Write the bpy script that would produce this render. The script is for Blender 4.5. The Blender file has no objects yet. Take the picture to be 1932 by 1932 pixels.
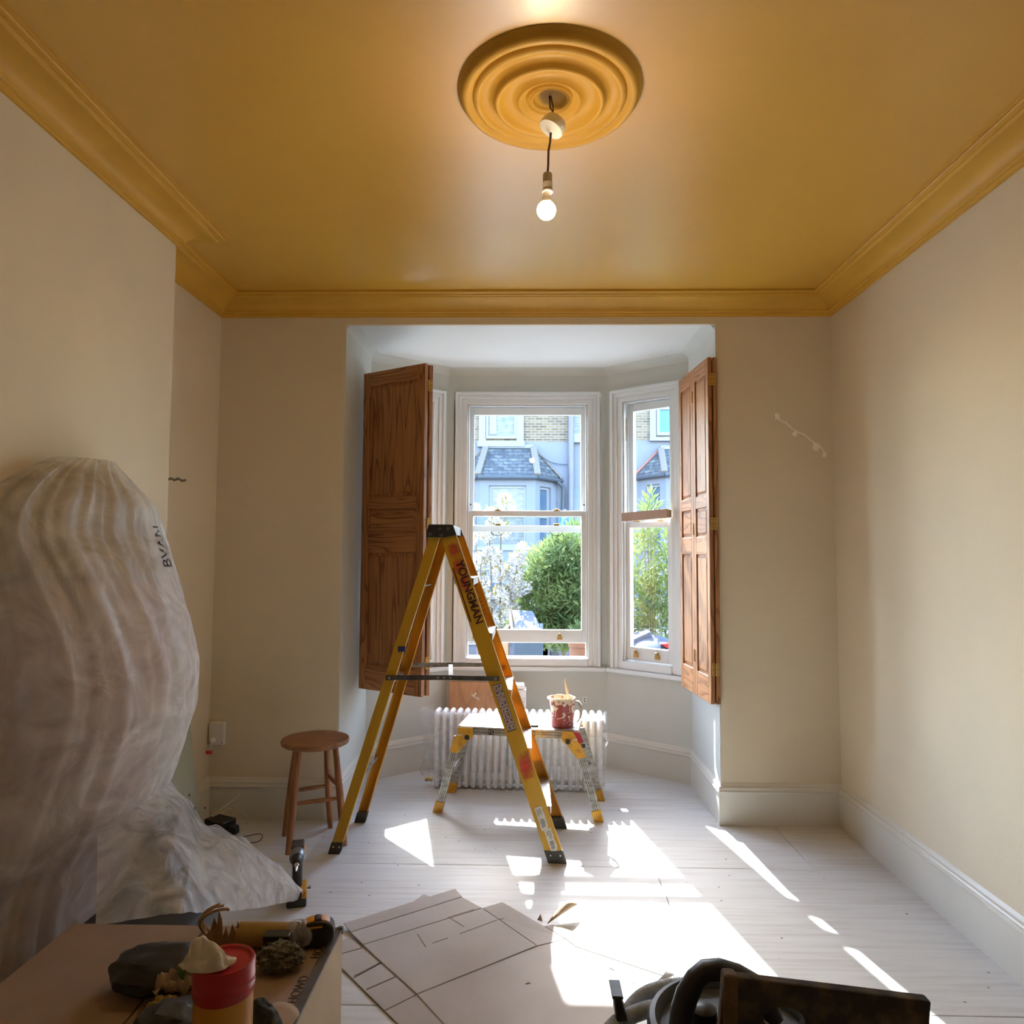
import bpy, bmesh, math, random
from mathutils import Matrix, Vector, noise
R = math.radians
PI = math.pi
random.seed(7)
sc = bpy.context.scene
C = sc.collection

# ------------------------------------------------------------------ camera, sky, sun, exposure
F_PX, CAM_H = 1340.0, 1.45
cam_rot = Matrix.Rotation(R(1.2), 4, 'Z') @ Matrix.Rotation(R(90 + 3.37), 4, 'X') @ Matrix.Rotation(R(.28), 4, 'Z')
cd = bpy.data.cameras.new('camera')
cd.sensor_width = 36; cd.sensor_fit = 'HORIZONTAL'; cd.lens = F_PX / 1932 * 36
cd.clip_start = .05; cd.clip_end = 300
cam = bpy.data.objects.new('camera', cd); C.objects.link(cam)
cam.matrix_world = Matrix.Translation((0, 0, CAM_H)) @ cam_rot
sc.camera = cam

SUN_AZ, SUN_TAN = .19, .90          # plan drift per metre into the room, slope of the rays
world = bpy.data.worlds.new('sky'); sc.world = world; world.use_nodes = True
wn = world.node_tree.nodes; wl = world.node_tree.links
sky = wn.new('ShaderNodeTexSky'); sky.sky_type = 'NISHITA'; sky.sun_disc = False
sky.sun_elevation = R(41); sky.sun_rotation = R(-11); sky.air_density = 1.0; sky.dust_density = 1.2; sky.ozone_density = 1.0
wl.new(sky.outputs[0], wn['Background'].inputs[0]); wn['Background'].inputs[1].default_value = .80
sd = bpy.data.lights.new('sun', 'SUN'); sd.energy = 8.5; sd.angle = R(.6); sd.color = (1, .99, .97)
sun = bpy.data.objects.new('sun', sd); C.objects.link(sun)
sun.rotation_mode = 'QUATERNION'
sun.rotation_quaternion = Vector((SUN_AZ, -1, -SUN_TAN)).to_track_quat('-Z', 'Y')
sc.view_settings.view_transform = 'Standard'; sc.view_settings.look = 'None'
sc.view_settings.exposure = 2.1; sc.view_settings.gamma = 1
sc.view_settings.use_curve_mapping = False
sc.cycles.max_bounces = 14; sc.cycles.diffuse_bounces = 8; sc.cycles.transparent_max_bounces = 24
sc.cycles.glossy_bounces = 5; sc.cycles.transmission_bounces = 8
sc.cycles.sample_clamp_indirect = 6

# ------------------------------------------------------------------ measuring helpers (photo pixel -> point on a real plane)
_r3 = cam_rot.to_3x3(); _c = Vector((0, 0, CAM_H))
def ray(px, py): return _r3 @ Vector(((px - 966) / F_PX, -(py - 966) / F_PX, -1))
def at(px, py, Y): d = ray(px, py); return _c + d * (Y / d.y)
def fl(px, py, z=0.): d = ray(px, py); return _c + d * ((z - CAM_H) / d.z)

# ------------------------------------------------------------------ mesh helpers
W = {}
SMALL = {'rivets', 'bolts', 'pivots', 'small_rivets', 'screw_heads', 'pictograms', 'pictogram_fields', 'barcode', 'rail_groove', 'leg_groove', 'screw', 'screw_holes'}   # too small to pick apart singly
def link(o): C.objects.link(o); return o
def tag(o, label=None, cat=None, group=None, kind=None):
    if label: o['label'] = label
    if cat: o['category'] = cat
    if group: o['group'] = group
    if kind: o['kind'] = kind
    return o
def empty(name, loc, rz=0, parent=None, **k):
    o = link(bpy.data.objects.new(name, None)); m = Matrix.Translation(Vector(loc)) @ Matrix.Rotation(rz, 4, 'Z')
    o.empty_display_size = .1
    if parent:
        o.parent = parent; o.matrix_parent_inverse = W[parent].inverted()
    o.location = loc; o.rotation_euler = (0, 0, rz); W[o] = m
    return tag(o, **k)

class M:
    def __init__(s, mat=None): s.v = []; s.f = []; s.T = mat
    def add(s, vs, fs, T=None):
        n = len(s.v)
        for p in vs:
            p = Vector(p)
            if T is not None: p = T @ p
            if s.T is not None: p = s.T @ p
            s.v.append(p)
        s.f += [tuple(i + n for i in f) for f in fs]
        return s
    def box(s, x0, x1, y0, y1, z0, z1, T=None):
        v = [(x, y, z) for z in (z0, z1) for y in (y0, y1) for x in (x0, x1)]
        return s.add(v, [(0, 2, 3, 1), (4, 5, 7, 6), (0, 1, 5, 4), (2, 6, 7, 3), (0, 4, 6, 2), (1, 3, 7, 5)], T)
    def hexa(s, v):      # eight corners: bottom ring, top ring
        return s.add(v, [(3, 2, 1, 0), (4, 5, 6, 7), (0, 1, 5, 4), (1, 2, 6, 5), (2, 3, 7, 6), (3, 0, 4, 7)])
    def bar(s, a, b, w, t, up=(0, 0, 1)):     # rectangular bar from a to b: w along side axis, t along up-ish axis
        a = Vector(a); b = Vector(b); d = (b - a).normalized(); sd_ = d.cross(Vector(up)).normalized(); u = sd_.cross(d)
        q = [sd_ * w / 2 * i + u * t / 2 * j for i, j in ((-1, -1), (1, -1), (1, 1), (-1, 1))]
        return s.hexa([a + p for p in q] + [b + p for p in q])
    def tube(s, pts, r, n=10, closed=False, flat=None):
        pts = [Vector(p) for p in pts]; m = len(pts); rr = r if isinstance(r, (list, tuple)) else [r] * m
        prev = None; rings = []
        for i, p in enumerate(pts):
            if closed: t = pts[(i + 1) % m] - pts[i - 1]
            else: t = pts[min(i + 1, m - 1)] - pts[max(i - 1, 0)]
            t.normalize()
            if prev is None: a = t.orthogonal().normalized()
            else:
                a = prev - t * prev.dot(t)
                a = a.normalized() if a.length > 1e-6 else t.orthogonal().normalized()
            prev = a; b = t.cross(a)
            rings.append([p + (a * math.cos(2 * PI * k / n) + b * math.sin(2 * PI * k / n)) * rr[i] for k in range(n)])
        vs = [q for rg in rings for q in rg]; fs = []
        for i in range(m if closed else m - 1):
            j = (i + 1) % m
            for k in range(n): fs.append((i * n + k, i * n + (k + 1) % n, j * n + (k + 1) % n, j * n + k))
        if not closed: fs += [tuple(range(n))[::-1], tuple((m - 1) * n + k for k in range(n))]
        return s.add(vs, fs)
    def lathe(s, prof, n=32, T=None, caps=True):
        vs = [(r * math.cos(2 * PI * k / n), r * math.sin(2 * PI * k / n), z) for r, z in prof for k in range(n)]
        m = len(prof); fs = []
        for i in range(m - 1):
            for k in range(n): fs.append((i * n + k, i * n + (k + 1) % n, (i + 1) * n + (k + 1) % n, (i + 1) * n + k))
        if caps: fs += [tuple(range(n))[::-1], tuple((m - 1) * n + k for k in range(n))]
        return s.add(vs, fs, T)
    def prism(s, poly, h, T=None):       # polygon in xy extruded along z
        n = len(poly); vs = [(p[0], p[1], 0) for p in poly] + [(p[0], p[1], h) for p in poly]
        return s.add(vs, [tuple(range(n))[::-1], tuple(range(n, 2 * n))] + [(i, (i + 1) % n, n + (i + 1) % n, n + i) for i in range(n)], T)
    def slab(s, top, t):                 # 3-D polygon ring given a thickness downward
        n = len(top); top = [Vector(p) for p in top]; lo = [p - Vector((0, 0, t)) for p in top]
        return s.add(lo + top, [tuple(range(n))[::-1], tuple(range(n, 2 * n))] + [(i, (i + 1) % n, n + (i + 1) % n, n + i) for i in range(n)])
    def grid(s, fn, nu, nv, closeu=False):
        vs = [fn(i / (nu if closeu else nu - 1), j / (nv - 1)) for j in range(nv) for i in range(nu)]; fs = []
        for j in range(nv - 1):
            for i in range(nu if closeu else nu - 1):
                a = j * nu + i; b = j * nu + (i + 1) % nu; fs.append((a, b, b + nu, a + nu))
        return s.add(vs, fs)
    def blob(s, c, rx, ry, rz, sub=3, amp=.0, sc_=3., seed=0, power=1.):
        bm = bmesh.new(); bmesh.ops.create_icosphere(bm, subdivisions=sub, radius=1); vs = []
        for v in bm.verts:
            p = v.co.copy(); d = 1 + amp * noise.fractal(p * sc_ + Vector((seed, seed * 2, 0)), 1, 2, 4)
            vs.append(Vector(c) + Vector((p.x * rx, p.y * ry, p.z * rz)) * d)
        bm.verts.ensure_lookup_table(); bm.verts.index_update(); fs = [tuple(v.index for v in f.verts) for f in bm.faces]; bm.free()
        return s.add(vs, fs)
    def build(s, name, mat, parent=None, smooth=False, bevel=0, seg=2, solid=0, local=False, sharp=38, origin=None, **k):
        me = bpy.data.meshes.new(name)
        vs = s.v
        if not local:
            if origin is None:
                xs = [p.x for p in vs]; ys = [p.y for p in vs]; zs = [p.z for p in vs]
                origin = Vector(((min(xs) + max(xs)) / 2, (min(ys) + max(ys)) / 2, min(zs)))
            vs = [p - origin for p in vs]
        me.from_pydata([tuple(p) for p in vs], [], s.f); me.update()
        bm = bmesh.new(); bm.from_mesh(me); bmesh.ops.recalc_face_normals(bm, faces=bm.faces); bm.to_mesh(me); bm.free()
        if smooth:
            me.polygons.foreach_set('use_smooth', [True] * len(me.polygons)); me.set_sharp_from_angle(angle=R(sharp))
        me.materials.append(mat)
        o = link(bpy.data.objects.new(name, me))
        if parent:
            o.parent = parent
            if not local: o.matrix_parent_inverse = W[parent].inverted()
        if not local: o.location = origin; W[o] = Matrix.Translation(origin)
        else: W[o] = W[parent].copy() if parent else Matrix()
        if bevel:
            b = o.modifiers.new('bevel', 'BEVEL'); b.width = bevel; b.segments = seg; b.limit_method = 'ANGLE'; b.angle_limit = R(40)
        if solid:
            b = o.modifiers.new('solid', 'SOLIDIFY'); b.thickness = solid; b.offset = 0
        if name in SMALL: o['kind'] = 'stuff'
        return tag(o, **k)

def copy_tree(o, parent=None):
    kids = list(o.children); c = o.copy(); link(c); W[c] = W.get(o, Matrix())
    if parent: c.parent = parent
    for ch in kids: copy_tree(ch, c)
    return c
def place(o, loc, rz=0):
    o.location = loc; o.rotation_euler = (0, 0, rz); W[o] = Matrix.Translation(Vector(loc)) @ Matrix.Rotation(rz, 4, 'Z')
def text(name, body, size, mat, m, parent=None, depth=.0006, align='CENTER', font_w=0, local=False, **k):
    cu = bpy.data.curves.new(name, 'FONT'); cu.body = body; cu.size = size; cu.extrude = depth; cu.align_x = align; cu.align_y = 'CENTER'; cu.offset = font_w
    cu.materials.append(mat); tmp = bpy.data.objects.new(name + '_outline', cu); me = bpy.data.meshes.new_from_object(tmp); bpy.data.objects.remove(tmp); bpy.data.curves.remove(cu)
    o = link(bpy.data.objects.new(name, me))
    if parent:
        o.parent = parent
        if not local: o.matrix_parent_inverse = W[parent].inverted()
    o.matrix_basis = m; W[o] = m
    return tag(o, **k)
def frame(o, x, y):      # matrix with given origin, x axis and y axis
    x = Vector(x).normalized(); z = x.cross(Vector(y)).normalized(); y = z.cross(x)
    return Matrix(((x.x, y.x, z.x, o[0]), (x.y, y.y, z.y, o[1]), (x.z, y.z, z.z, o[2]), (0, 0, 0, 1)))
def sweep_segments(prof, path):     # mitred straight lengths of a moulding: one M per segment; u = distance off the wall to the right of travel
    n = len(path); out = []
    P = [Vector(p) for p in path]
    dirs = [(P[i + 1] - P[i]).normalized() for i in range(n - 1)]
    nr = [Vector((d.y, -d.x)) for d in dirs]
    def mit(i):
        if i == 0: return nr[0]
        if i == n - 1: return nr[-1]
        b = nr[i - 1] + nr[i]; return b / (1 + nr[i - 1].dot(nr[i]))
    for i in range(n - 1):
        m = M(); a = mit(i); b = mit(i + 1); k = len(prof)
        va = [(P[i].x + a.x * u, P[i].y + a.y * u, z) for u, z in prof]; vb = [(P[i + 1].x + b.x * u, P[i + 1].y + b.y * u, z) for u, z in prof]
        m.add(va + vb, [(j, (j + 1) % k, k + (j + 1) % k, k + j) for j in range(k)] + [tuple(range(k)), tuple(range(k, 2 * k))[::-1]])
        out.append(m)
    return out

# ------------------------------------------------------------------ materials
def mat(name, col, rough=.5, col2=None, nscale=8, namt=1., metal=0, bump=0, bscale=60, spec=.5, stretch=(1, 1, 1), trans=0, alpha=None, coat=0, lo=.35, hi=.7, detail=4):
    m = bpy.data.materials.new(name); m.use_nodes = True; N = m.node_tree.nodes; L = m.node_tree.links; b = N['Principled BSDF']
    b.inputs['Base Color'].default_value = (*col, 1); b.inputs['Roughness'].default_value = rough; b.inputs['Metallic'].default_value = metal
    b.inputs['Specular IOR Level'].default_value = spec; b.inputs['Coat Weight'].default_value = coat
    tc = N.new('ShaderNodeTexCoord'); mp = N.new('ShaderNodeMapping'); mp.inputs['Scale'].default_value = stretch
    L.new(tc.outputs['Object'], mp.inputs['Vector'])
    if col2 is not None:
        n = N.new('ShaderNodeTexNoise'); n.inputs['Scale'].default_value = nscale; n.inputs['Detail'].default_value = detail
        r = N.new('ShaderNodeValToRGB'); r.color_ramp.elements[0].position = lo; r.color_ramp.elements[1].position = hi
        r.color_ramp.elements[0].color = (*col, 1); r.color_ramp.elements[1].color = (*[a + (c - a) * namt for a, c in zip(col, col2)], 1)
        L.new(mp.outputs[0], n.inputs['Vector']); L.new(n.outputs['Fac'], r.inputs['Fac']); L.new(r.outputs['Color'], b.inputs['Base Color'])
    if bump:
        n2 = N.new('ShaderNodeTexNoise'); n2.inputs['Scale'].default_value = bscale; n2.inputs['Detail'].default_value = 5
        bp = N.new('ShaderNodeBump'); bp.inputs['Strength'].default_value = bump; bp.inputs['Distance'].default_value = .01
        L.new(mp.outputs[0], n2.inputs['Vector']); L.new(n2.outputs['Fac'], bp.inputs['Height']); L.new(bp.outputs[0], b.inputs['Normal'])
    if trans:
        t = N.new('ShaderNodeBsdfTranslucent'); mx = N.new('ShaderNodeMixShader'); mx.inputs[0].default_value = trans
        src = b.inputs['Base Color'].links[0].from_socket if b.inputs['Base Color'].links else None
        if src: L.new(src, t.inputs['Color'])
        else: t.inputs['Color'].default_value = (*col, 1)
        L.new(b.outputs[0], mx.inputs[1]); L.new(t.outputs[0], mx.inputs[2]); L.new(mx.outputs[0], N['Material Output'].inputs['Surface'])
    return m
def ramp(N, pts):
    r = N.new('ShaderNodeValToRGB'); e = r.color_ramp.elements
    while len(e) < len(pts): e.new(.5)
    for i, (p, c) in enumerate(pts): e[i].position = p; e[i].color = (*c, 1) if len(c) == 3 else c
    return r
def wood(name, light, dark, axis, rough=.45, scale=1., wav=.55):
    m = bpy.data.materials.new(name); m.use_nodes = True; N = m.node_tree.nodes; L = m.node_tree.links; b = N['Principled BSDF']
    tc = N.new('ShaderNodeTexCoord'); oi = N.new('ShaderNodeObjectInfo'); va = N.new('ShaderNodeVectorMath'); va.operation = 'ADD'
    sc1 = N.new('ShaderNodeVectorMath'); sc1.operation = 'SCALE'; sc1.inputs[0].default_value = (3.1, 5.7, 2.3); L.new(oi.outputs['Random'], sc1.inputs['Scale'])
    L.new(tc.outputs['Object'], va.inputs[0]); L.new(sc1.outputs[0], va.inputs[1])
    mp = N.new('ShaderNodeMapping'); s = [9 * scale] * 3; s['XYZ'.index(axis)] = .9 * scale; mp.inputs['Scale'].default_value = s
    L.new(va.outputs[0], mp.inputs['Vector'])
    w = N.new('ShaderNodeTexNoise'); w.inputs['Scale'].default_value = 1.1; w.inputs['Detail'].default_value = 1.5; L.new(mp.outputs[0], w.inputs['Vector'])
    mul = N.new('ShaderNodeMath'); mul.operation = 'MULTIPLY'; mul.inputs[1].default_value = 11; L.new(w.outputs['Fac'], mul.inputs[0])
    fr = N.new('ShaderNodeMath'); fr.operation = 'FRACT'; L.new(mul.outputs[0], fr.inputs[0])
    r1 = ramp(N, [(0, light), (.55, light), (.93, dark), (1, light)]); L.new(fr.outputs[0], r1.inputs['Fac'])
    mp2 = N.new('ShaderNodeMapping'); s2 = [160 * scale] * 3; s2['XYZ'.index(axis)] = 3 * scale; mp2.inputs['Scale'].default_value = s2; L.new(va.outputs[0], mp2.inputs['Vector'])
    n2 = N.new('ShaderNodeTexNoise'); n2.inputs['Scale'].default_value = 1; L.new(mp2.outputs[0], n2.inputs['Vector'])
    mx = N.new('ShaderNodeMix'); mx.data_type = 'RGBA'; mx.blend_type = 'MULTIPLY'; mx.inputs['Factor'].default_value = wav
    r2 = ramp(N, [(.3, (.55, .5, .45)), (.65, (1, 1, 1))]); L.new(n2.outputs['Fac'], r2.inputs['Fac'])
    L.new(r1.outputs[0], mx.inputs['A']); L.new(r2.outputs[0], mx.inputs['B']); L.new(mx.outputs['Result'], b.inputs['Base Color'])
    b.inputs['Roughness'].default_value = rough
    return m
def glass_mat(name, tint):
    m = bpy.data.materials.new(name); m.use_nodes = True; N = m.node_tree.nodes; L = m.node_tree.links; N.remove(N['Principled BSDF'])
    t = N.new('ShaderNodeBsdfTransparent'); t.inputs[0].default_value = (*tint, 1); g = N.new('ShaderNodeBsdfGlossy'); g.inputs['Roughness'].default_value = .0
    f = N.new('ShaderNodeFresnel'); mx = N.new('ShaderNodeMixShader')
    ge = N.new('ShaderNodeNewGeometry'); io = N.new('ShaderNodeMapRange'); io.inputs['To Min'].default_value = 1.5; io.inputs['To Max'].default_value = 1 / 1.5
    L.new(ge.outputs['Backfacing'], io.inputs['Value']); L.new(io.outputs[0], f.inputs['IOR'])
    L.new(f.outputs[0], mx.inputs[0]); L.new(t.outputs[0], mx.inputs[1]); L.new(g.outputs[0], mx.inputs[2]); L.new(mx.outputs[0], N['Material Output'].inputs['Surface'])
    return m
def film_mat(name, clear, col=(.85, .85, .85), bump=.6, bscale=14, rough=.25, var=.25, gloss=.12):
    # clear = share of light passing straight through the film
    m = bpy.data.materials.new(name); m.use_nodes = True; N = m.node_tree.nodes; L = m.node_tree.links; N.remove(N['Principled BSDF'])
    tc = N.new('ShaderNodeTexCoord'); n = N.new('ShaderNodeTexNoise'); n.inputs['Scale'].default_value = bscale; n.inputs['Detail'].default_value = 6; n.inputs['Distortion'].default_value = 1.2
    L.new(tc.outputs['Object'], n.inputs['Vector'])
    bp = N.new('ShaderNodeBump'); bp.inputs['Strength'].default_value = bump; bp.inputs['Distance'].default_value = .05; L.new(n.outputs['Fac'], bp.inputs['Height'])
    t = N.new('ShaderNodeBsdfTransparent'); d = N.new('ShaderNodeBsdfDiffuse'); tl = N.new('ShaderNodeBsdfTranslucent'); g = N.new('ShaderNodeBsdfGlossy')
    for q in (d, tl): q.inputs['Color'].default_value = (*col, 1)
    g.inputs['Roughness'].default_value = rough
    for q in (d, tl, g): L.new(bp.outputs[0], q.inputs['Normal'])
    m1 = N.new('ShaderNodeMixShader'); m1.inputs[0].default_value = .5; L.new(d.outputs[0], m1.inputs[1]); L.new(tl.outputs[0], m1.inputs[2])
    m2 = N.new('ShaderNodeMixShader'); m2.inputs[0].default_value = gloss; L.new(m1.outputs[0], m2.inputs[1]); L.new(g.outputs[0], m2.inputs[2])
    mr = N.new('ShaderNodeMapRange'); mr.inputs['From Min'].default_value = .35; mr.inputs['From Max'].default_value = .7
    mr.inputs['To Min'].default_value = 1 - clear - var * .5; mr.inputs['To Max'].default_value = min(1, 1 - clear + var); L.new(n.outputs['Fac'], mr.inputs['Value'])
    m3 = N.new('ShaderNodeMixShader'); L.new(mr.outputs[0], m3.inputs[0]); L.new(t.outputs[0], m3.inputs[1]); L.new(m2.outputs[0], m3.inputs[2])
    L.new(m3.outputs[0], N['Material Output'].inputs['Surface'])
    return m
def emit(name, col, st):
    m = bpy.data.materials.new(name); m.use_nodes = True; N = m.node_tree.nodes; b = N['Principled BSDF']
    b.inputs['Emission Color'].default_value = (*col, 1); b.inputs['Emission Strength'].default_value = st
    return m
def floor_mat():
    m = bpy.data.materials.new('whitewashed_sheet'); m.use_nodes = True; N = m.node_tree.nodes; L = m.node_tree.links; b = N['Principled BSDF']
    g = N.new('ShaderNodeNewGeometry'); mp = N.new('ShaderNodeMapping'); mp.inputs['Scale'].default_value = (1.4, 26, 1); L.new(g.outputs['Position'], mp.inputs['Vector'])
    n = N.new('ShaderNodeTexNoise'); n.inputs['Scale'].default_value = 1.6; n.inputs['Detail'].default_value = 7; n.inputs['Roughness'].default_value = .62; L.new(mp.outputs[0], n.inputs['Vector'])
    r = ramp(N, [(.28, (.50, .488, .47)), (.5, (.60, .60, .595)), (.72, (.655, .66, .66))]); L.new(n.outputs['Fac'], r.inputs['Fac'])
    v = N.new('ShaderNodeTexVoronoi'); v.inputs['Scale'].default_value = 12; L.new(g.outputs['Position'], v.inputs['Vector'])
    n3 = N.new('ShaderNodeTexNoise'); n3.inputs['Scale'].default_value = 90; L.new(g.outputs['Position'], n3.inputs['Vector'])
    ad_ = N.new('ShaderNodeMath'); ad_.operation = 'MULTIPLY_ADD'; ad_.inputs[1].default_value = .14; L.new(n3.outputs['Fac'], ad_.inputs[0]); L.new(v.outputs['Distance'], ad_.inputs[2])
    r2 = ramp(N, [(.118, (.12, .10, .08)), (.132, (1, 1, 1))]); L.new(ad_.outputs[0], r2.inputs['Fac'])
    mx = N.new('ShaderNodeMix'); mx.data_type = 'RGBA'; mx.blend_type = 'MULTIPLY'; mx.inputs['Factor'].default_value = .85
    L.new(r.outputs[0], mx.inputs['A']); L.new(r2.outputs[0], mx.inputs['B']); L.new(mx.outputs['Result'], b.inputs['Base Color'])
    b.inputs['Roughness'].default_value = .52; b.inputs['Specular IOR Level'].default_value = .38
    bp = N.new('ShaderNodeBump'); bp.inputs['Strength'].default_value = .12; bp.inputs['Distance'].default_value = .004; L.new(n.outputs['Fac'], bp.inputs['Height']); L.new(bp.outputs[0], b.inputs['Normal'])
    return m
def brick_mat():
    m = bpy.data.materials.new('stock_brick'); m.use_nodes = True; N = m.node_tree.nodes; L = m.node_tree.links; b = N['Principled BSDF']
    tc = N.new('ShaderNodeNewGeometry'); mp = N.new('ShaderNodeMapping'); mp.inputs['Rotation'].default_value = (R(90), 0, 0); L.new(tc.outputs['Position'], mp.inputs['Vector'])
    t = N.new('ShaderNodeTexBrick'); t.inputs['Scale'].default_value = 1; t.inputs['Brick Width'].default_value = .225; t.inputs['Row Height'].default_value = .075; t.inputs['Mortar Size'].default_value = .011
    t.inputs['Color1'].default_value = (.085, .055, .03, 1); t.inputs['Color2'].default_value = (.18, .125, .068, 1); t.inputs['Mortar'].default_value = (.19, .18, .165, 1); t.inputs['Bias'].default_value = .1
    L.new(mp.outputs[0], t.inputs['Vector']); L.new(t.outputs['Color'], b.inputs['Base Color']); b.inputs['Roughness'].default_value = .9
    return m
def slate_mat():
    m = bpy.data.materials.new('roof_slate'); m.use_nodes = True; N = m.node_tree.nodes; L = m.node_tree.links; b = N['Principled BSDF']
    tc = N.new('ShaderNodeNewGeometry'); mp = N.new('ShaderNodeMapping'); mp.inputs['Rotation'].default_value = (R(90), 0, 0); L.new(tc.outputs['Position'], mp.inputs['Vector'])
    t = N.new('ShaderNodeTexBrick'); t.inputs['Brick Width'].default_value = .26; t.inputs['Row Height'].default_value = .1; t.inputs['Mortar Size'].default_value = .01; t.inputs['Scale'].default_value = 1
    t.inputs['Color1'].default_value = (.036, .041, .05, 1); t.inputs['Color2'].default_value = (.072, .079, .087, 1); t.inputs['Mortar'].default_value = (.022, .025, .03, 1)
    n = N.new('ShaderNodeTexNoise'); n.inputs['Scale'].default_value = 7; n.inputs['Detail'].default_value = 6; L.new(tc.outputs['Position'], n.inputs['Vector'])
    r = ramp(N, [(.45, (1, 1, 1)), (.7, (2.1, 2.1, 1.7))]); L.new(n.outputs['Fac'], r.inputs['Fac'])
    mx = N.new('ShaderNodeMix'); mx.data_type = 'RGBA'; mx.blend_type = 'MULTIPLY'; mx.inputs['Factor'].default_value = 1; L.new(t.outputs['Color'], mx.inputs['A']); L.new(r.outputs[0], mx.inputs['B'])
    L.new(mp.outputs[0], t.inputs['Vector']); L.new(mx.outputs['Result'], b.inputs['Base Color']); b.inputs['Roughness'].default_value = .7
    return m
def kettle_mat():
    m = bpy.data.materials.new('paint_spattered_red'); m.use_nodes = True; N = m.node_tree.nodes; L = m.node_tree.links; b = N['Principled BSDF']
    tc = N.new('ShaderNodeTexCoord'); n = N.new('ShaderNodeTexNoise'); n.inputs['Scale'].default_value = 26; n.inputs['Detail'].default_value = 5; n.inputs['Distortion'].default_value = 1.4
    L.new(tc.outputs['Object'], n.inputs['Vector']); sp = N.new('ShaderNodeSeparateXYZ'); L.new(tc.outputs['Object'], sp.inputs[0])
    mr = N.new('ShaderNodeMapRange'); mr.inputs['From Min'].default_value = .0; mr.inputs['From Max'].default_value = .165; mr.inputs['To Min'].default_value = -.10; mr.inputs['To Max'].default_value = .2; L.new(sp.outputs['Z'], mr.inputs['Value'])
    a = N.new('ShaderNodeMath'); L.new(n.outputs['Fac'], a.inputs[0]); L.new(mr.outputs[0], a.inputs[1])
    r = ramp(N, [(.575, (.28, .04, .045)), (.60, (.66, .55, .44)), (.68, (.60, .47, .26)), (.72, (.72, .66, .55))]); L.new(a.outputs[0], r.inputs['Fac']); L.new(r.outputs[0], b.inputs['Base Color']); b.inputs['Roughness'].default_value = .45
    return m
def spray_mat():
    m = bpy.data.materials.new('red_spray'); m.use_nodes = True; N = m.node_tree.nodes; L = m.node_tree.links; b = N['Principled BSDF']
    b.inputs['Base Color'].default_value = (.62, .06, .03, 1); b.inputs['Roughness'].default_value = .6
    tc = N.new('ShaderNodeTexCoord'); n = N.new('ShaderNodeTexNoise'); n.inputs['Scale'].default_value = 40; L.new(tc.outputs['Object'], n.inputs['Vector'])
    uv = N.new('ShaderNodeVectorMath'); uv.operation = 'SUBTRACT'; uv.inputs[1].default_value = (.5, .5, .5); L.new(tc.outputs['Generated'], uv.inputs[0])
    mm = N.new('ShaderNodeVectorMath'); mm.operation = 'MULTIPLY'; mm.inputs[1].default_value = (1, 0, 1); L.new(uv.outputs[0], mm.inputs[0])
    ln = N.new('ShaderNodeVectorMath'); ln.operation = 'LENGTH'; L.new(mm.outputs[0], ln.inputs[0])
    a = N.new('ShaderNodeMath'); a.operation = 'MULTIPLY_ADD'; a.inputs[1].default_value = .35; L.new(n.outputs['Fac'], a.inputs[0]); L.new(ln.outputs['Value'], a.inputs[2])
    r = ramp(N, [(.22, (.62, .62, .62)), (.60, (0, 0, 0))]); L.new(a.outputs[0], r.inputs['Fac']); L.new(r.outputs[0], b.inputs['Alpha'])
    return m

WALL = mat('clay_plaster_paint', (.66, .575, .43), .75, (.62, .545, .415), 2.2, bump=.08, bscale=90)
BAYP = mat('pale_stone_paint', (.575, .59, .545), .6, (.55, .565, .52), 3, bump=.06, bscale=80)
WHITE = mat('white_ceiling_paint', (.68, .69, .675), .6, (.66, .67, .655), 2)
TRIM = mat('off_white_eggshell', (.64, .62, .555), .4, (.61, .59, .525), 4)
SASH = mat('white_gloss_paint', (.68, .71, .715), .3, (.65, .68, .685), 5)
OCHRE = mat('ochre_satin_paint', (.60, .335, .036), .33, (.57, .31, .03), 2.2, bump=.03, bscale=14, spec=1.0)
OCHRE.node_tree.nodes['Principled BSDF'].inputs['IOR'].default_value = 1.62
OCHRE2 = mat('ochre_cornice_paint', (.58, .325, .036), .5, (.54, .295, .03), 6, bump=.08, bscale=60)
FLOOR = floor_mat()
SUBF = mat('dark_subfloor', (.10, .07, .05), .9, (.06, .04, .03), 10)
GLASS = glass_mat('window_glass', (.955, .985, 1.0))
PINE_V = wood('pine_upright_grain', (.40, .18, .066), (.19, .066, .02), 'Z', rough=.5)
PINE_H = wood('pine_level_grain', (.42, .19, .072), (.20, .068, .021), 'X', rough=.5)
STOOLW_S = wood('stool_seat_wood', (.34, .15, .062), (.22, .09, .036), 'X', scale=.7)
STOOLW = wood('stool_leg_wood', (.36, .15, .06), (.24, .09, .035), 'Z', scale=.7)
PLYW = wood('plywood_face', (.50, .28, .15), (.42, .22, .11), 'Z', scale=.35, wav=.3)
BRASS = mat('brass', (.60, .42, .16), .28, (.50, .33, .12), 30, metal=1)
CHROME = mat('chrome', (.75, .75, .76), .15, (.65, .65, .66), 20, metal=1)
ALU = mat('worn_aluminium', (.62, .62, .62), .42, (.36, .35, .33), 22, metal=.85, lo=.45, hi=.75, bump=.05)
ALUD = mat('dirty_aluminium', (.40, .38, .34), .5, (.20, .18, .155), 26, metal=.7, lo=.4, hi=.7, stretch=(1, 1, 3))
STEEL = mat('grey_steel', (.12, .12, .11), .45, (.06, .06, .055), 18, metal=.6)
BLACKP = mat('black_plastic', (.012, .012, .013), .45, (.02, .02, .022), 20, bump=.05)
GREYP = mat('dark_grey_plastic', (.045, .05, .055), .5, (.03, .034, .038), 14)
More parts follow.
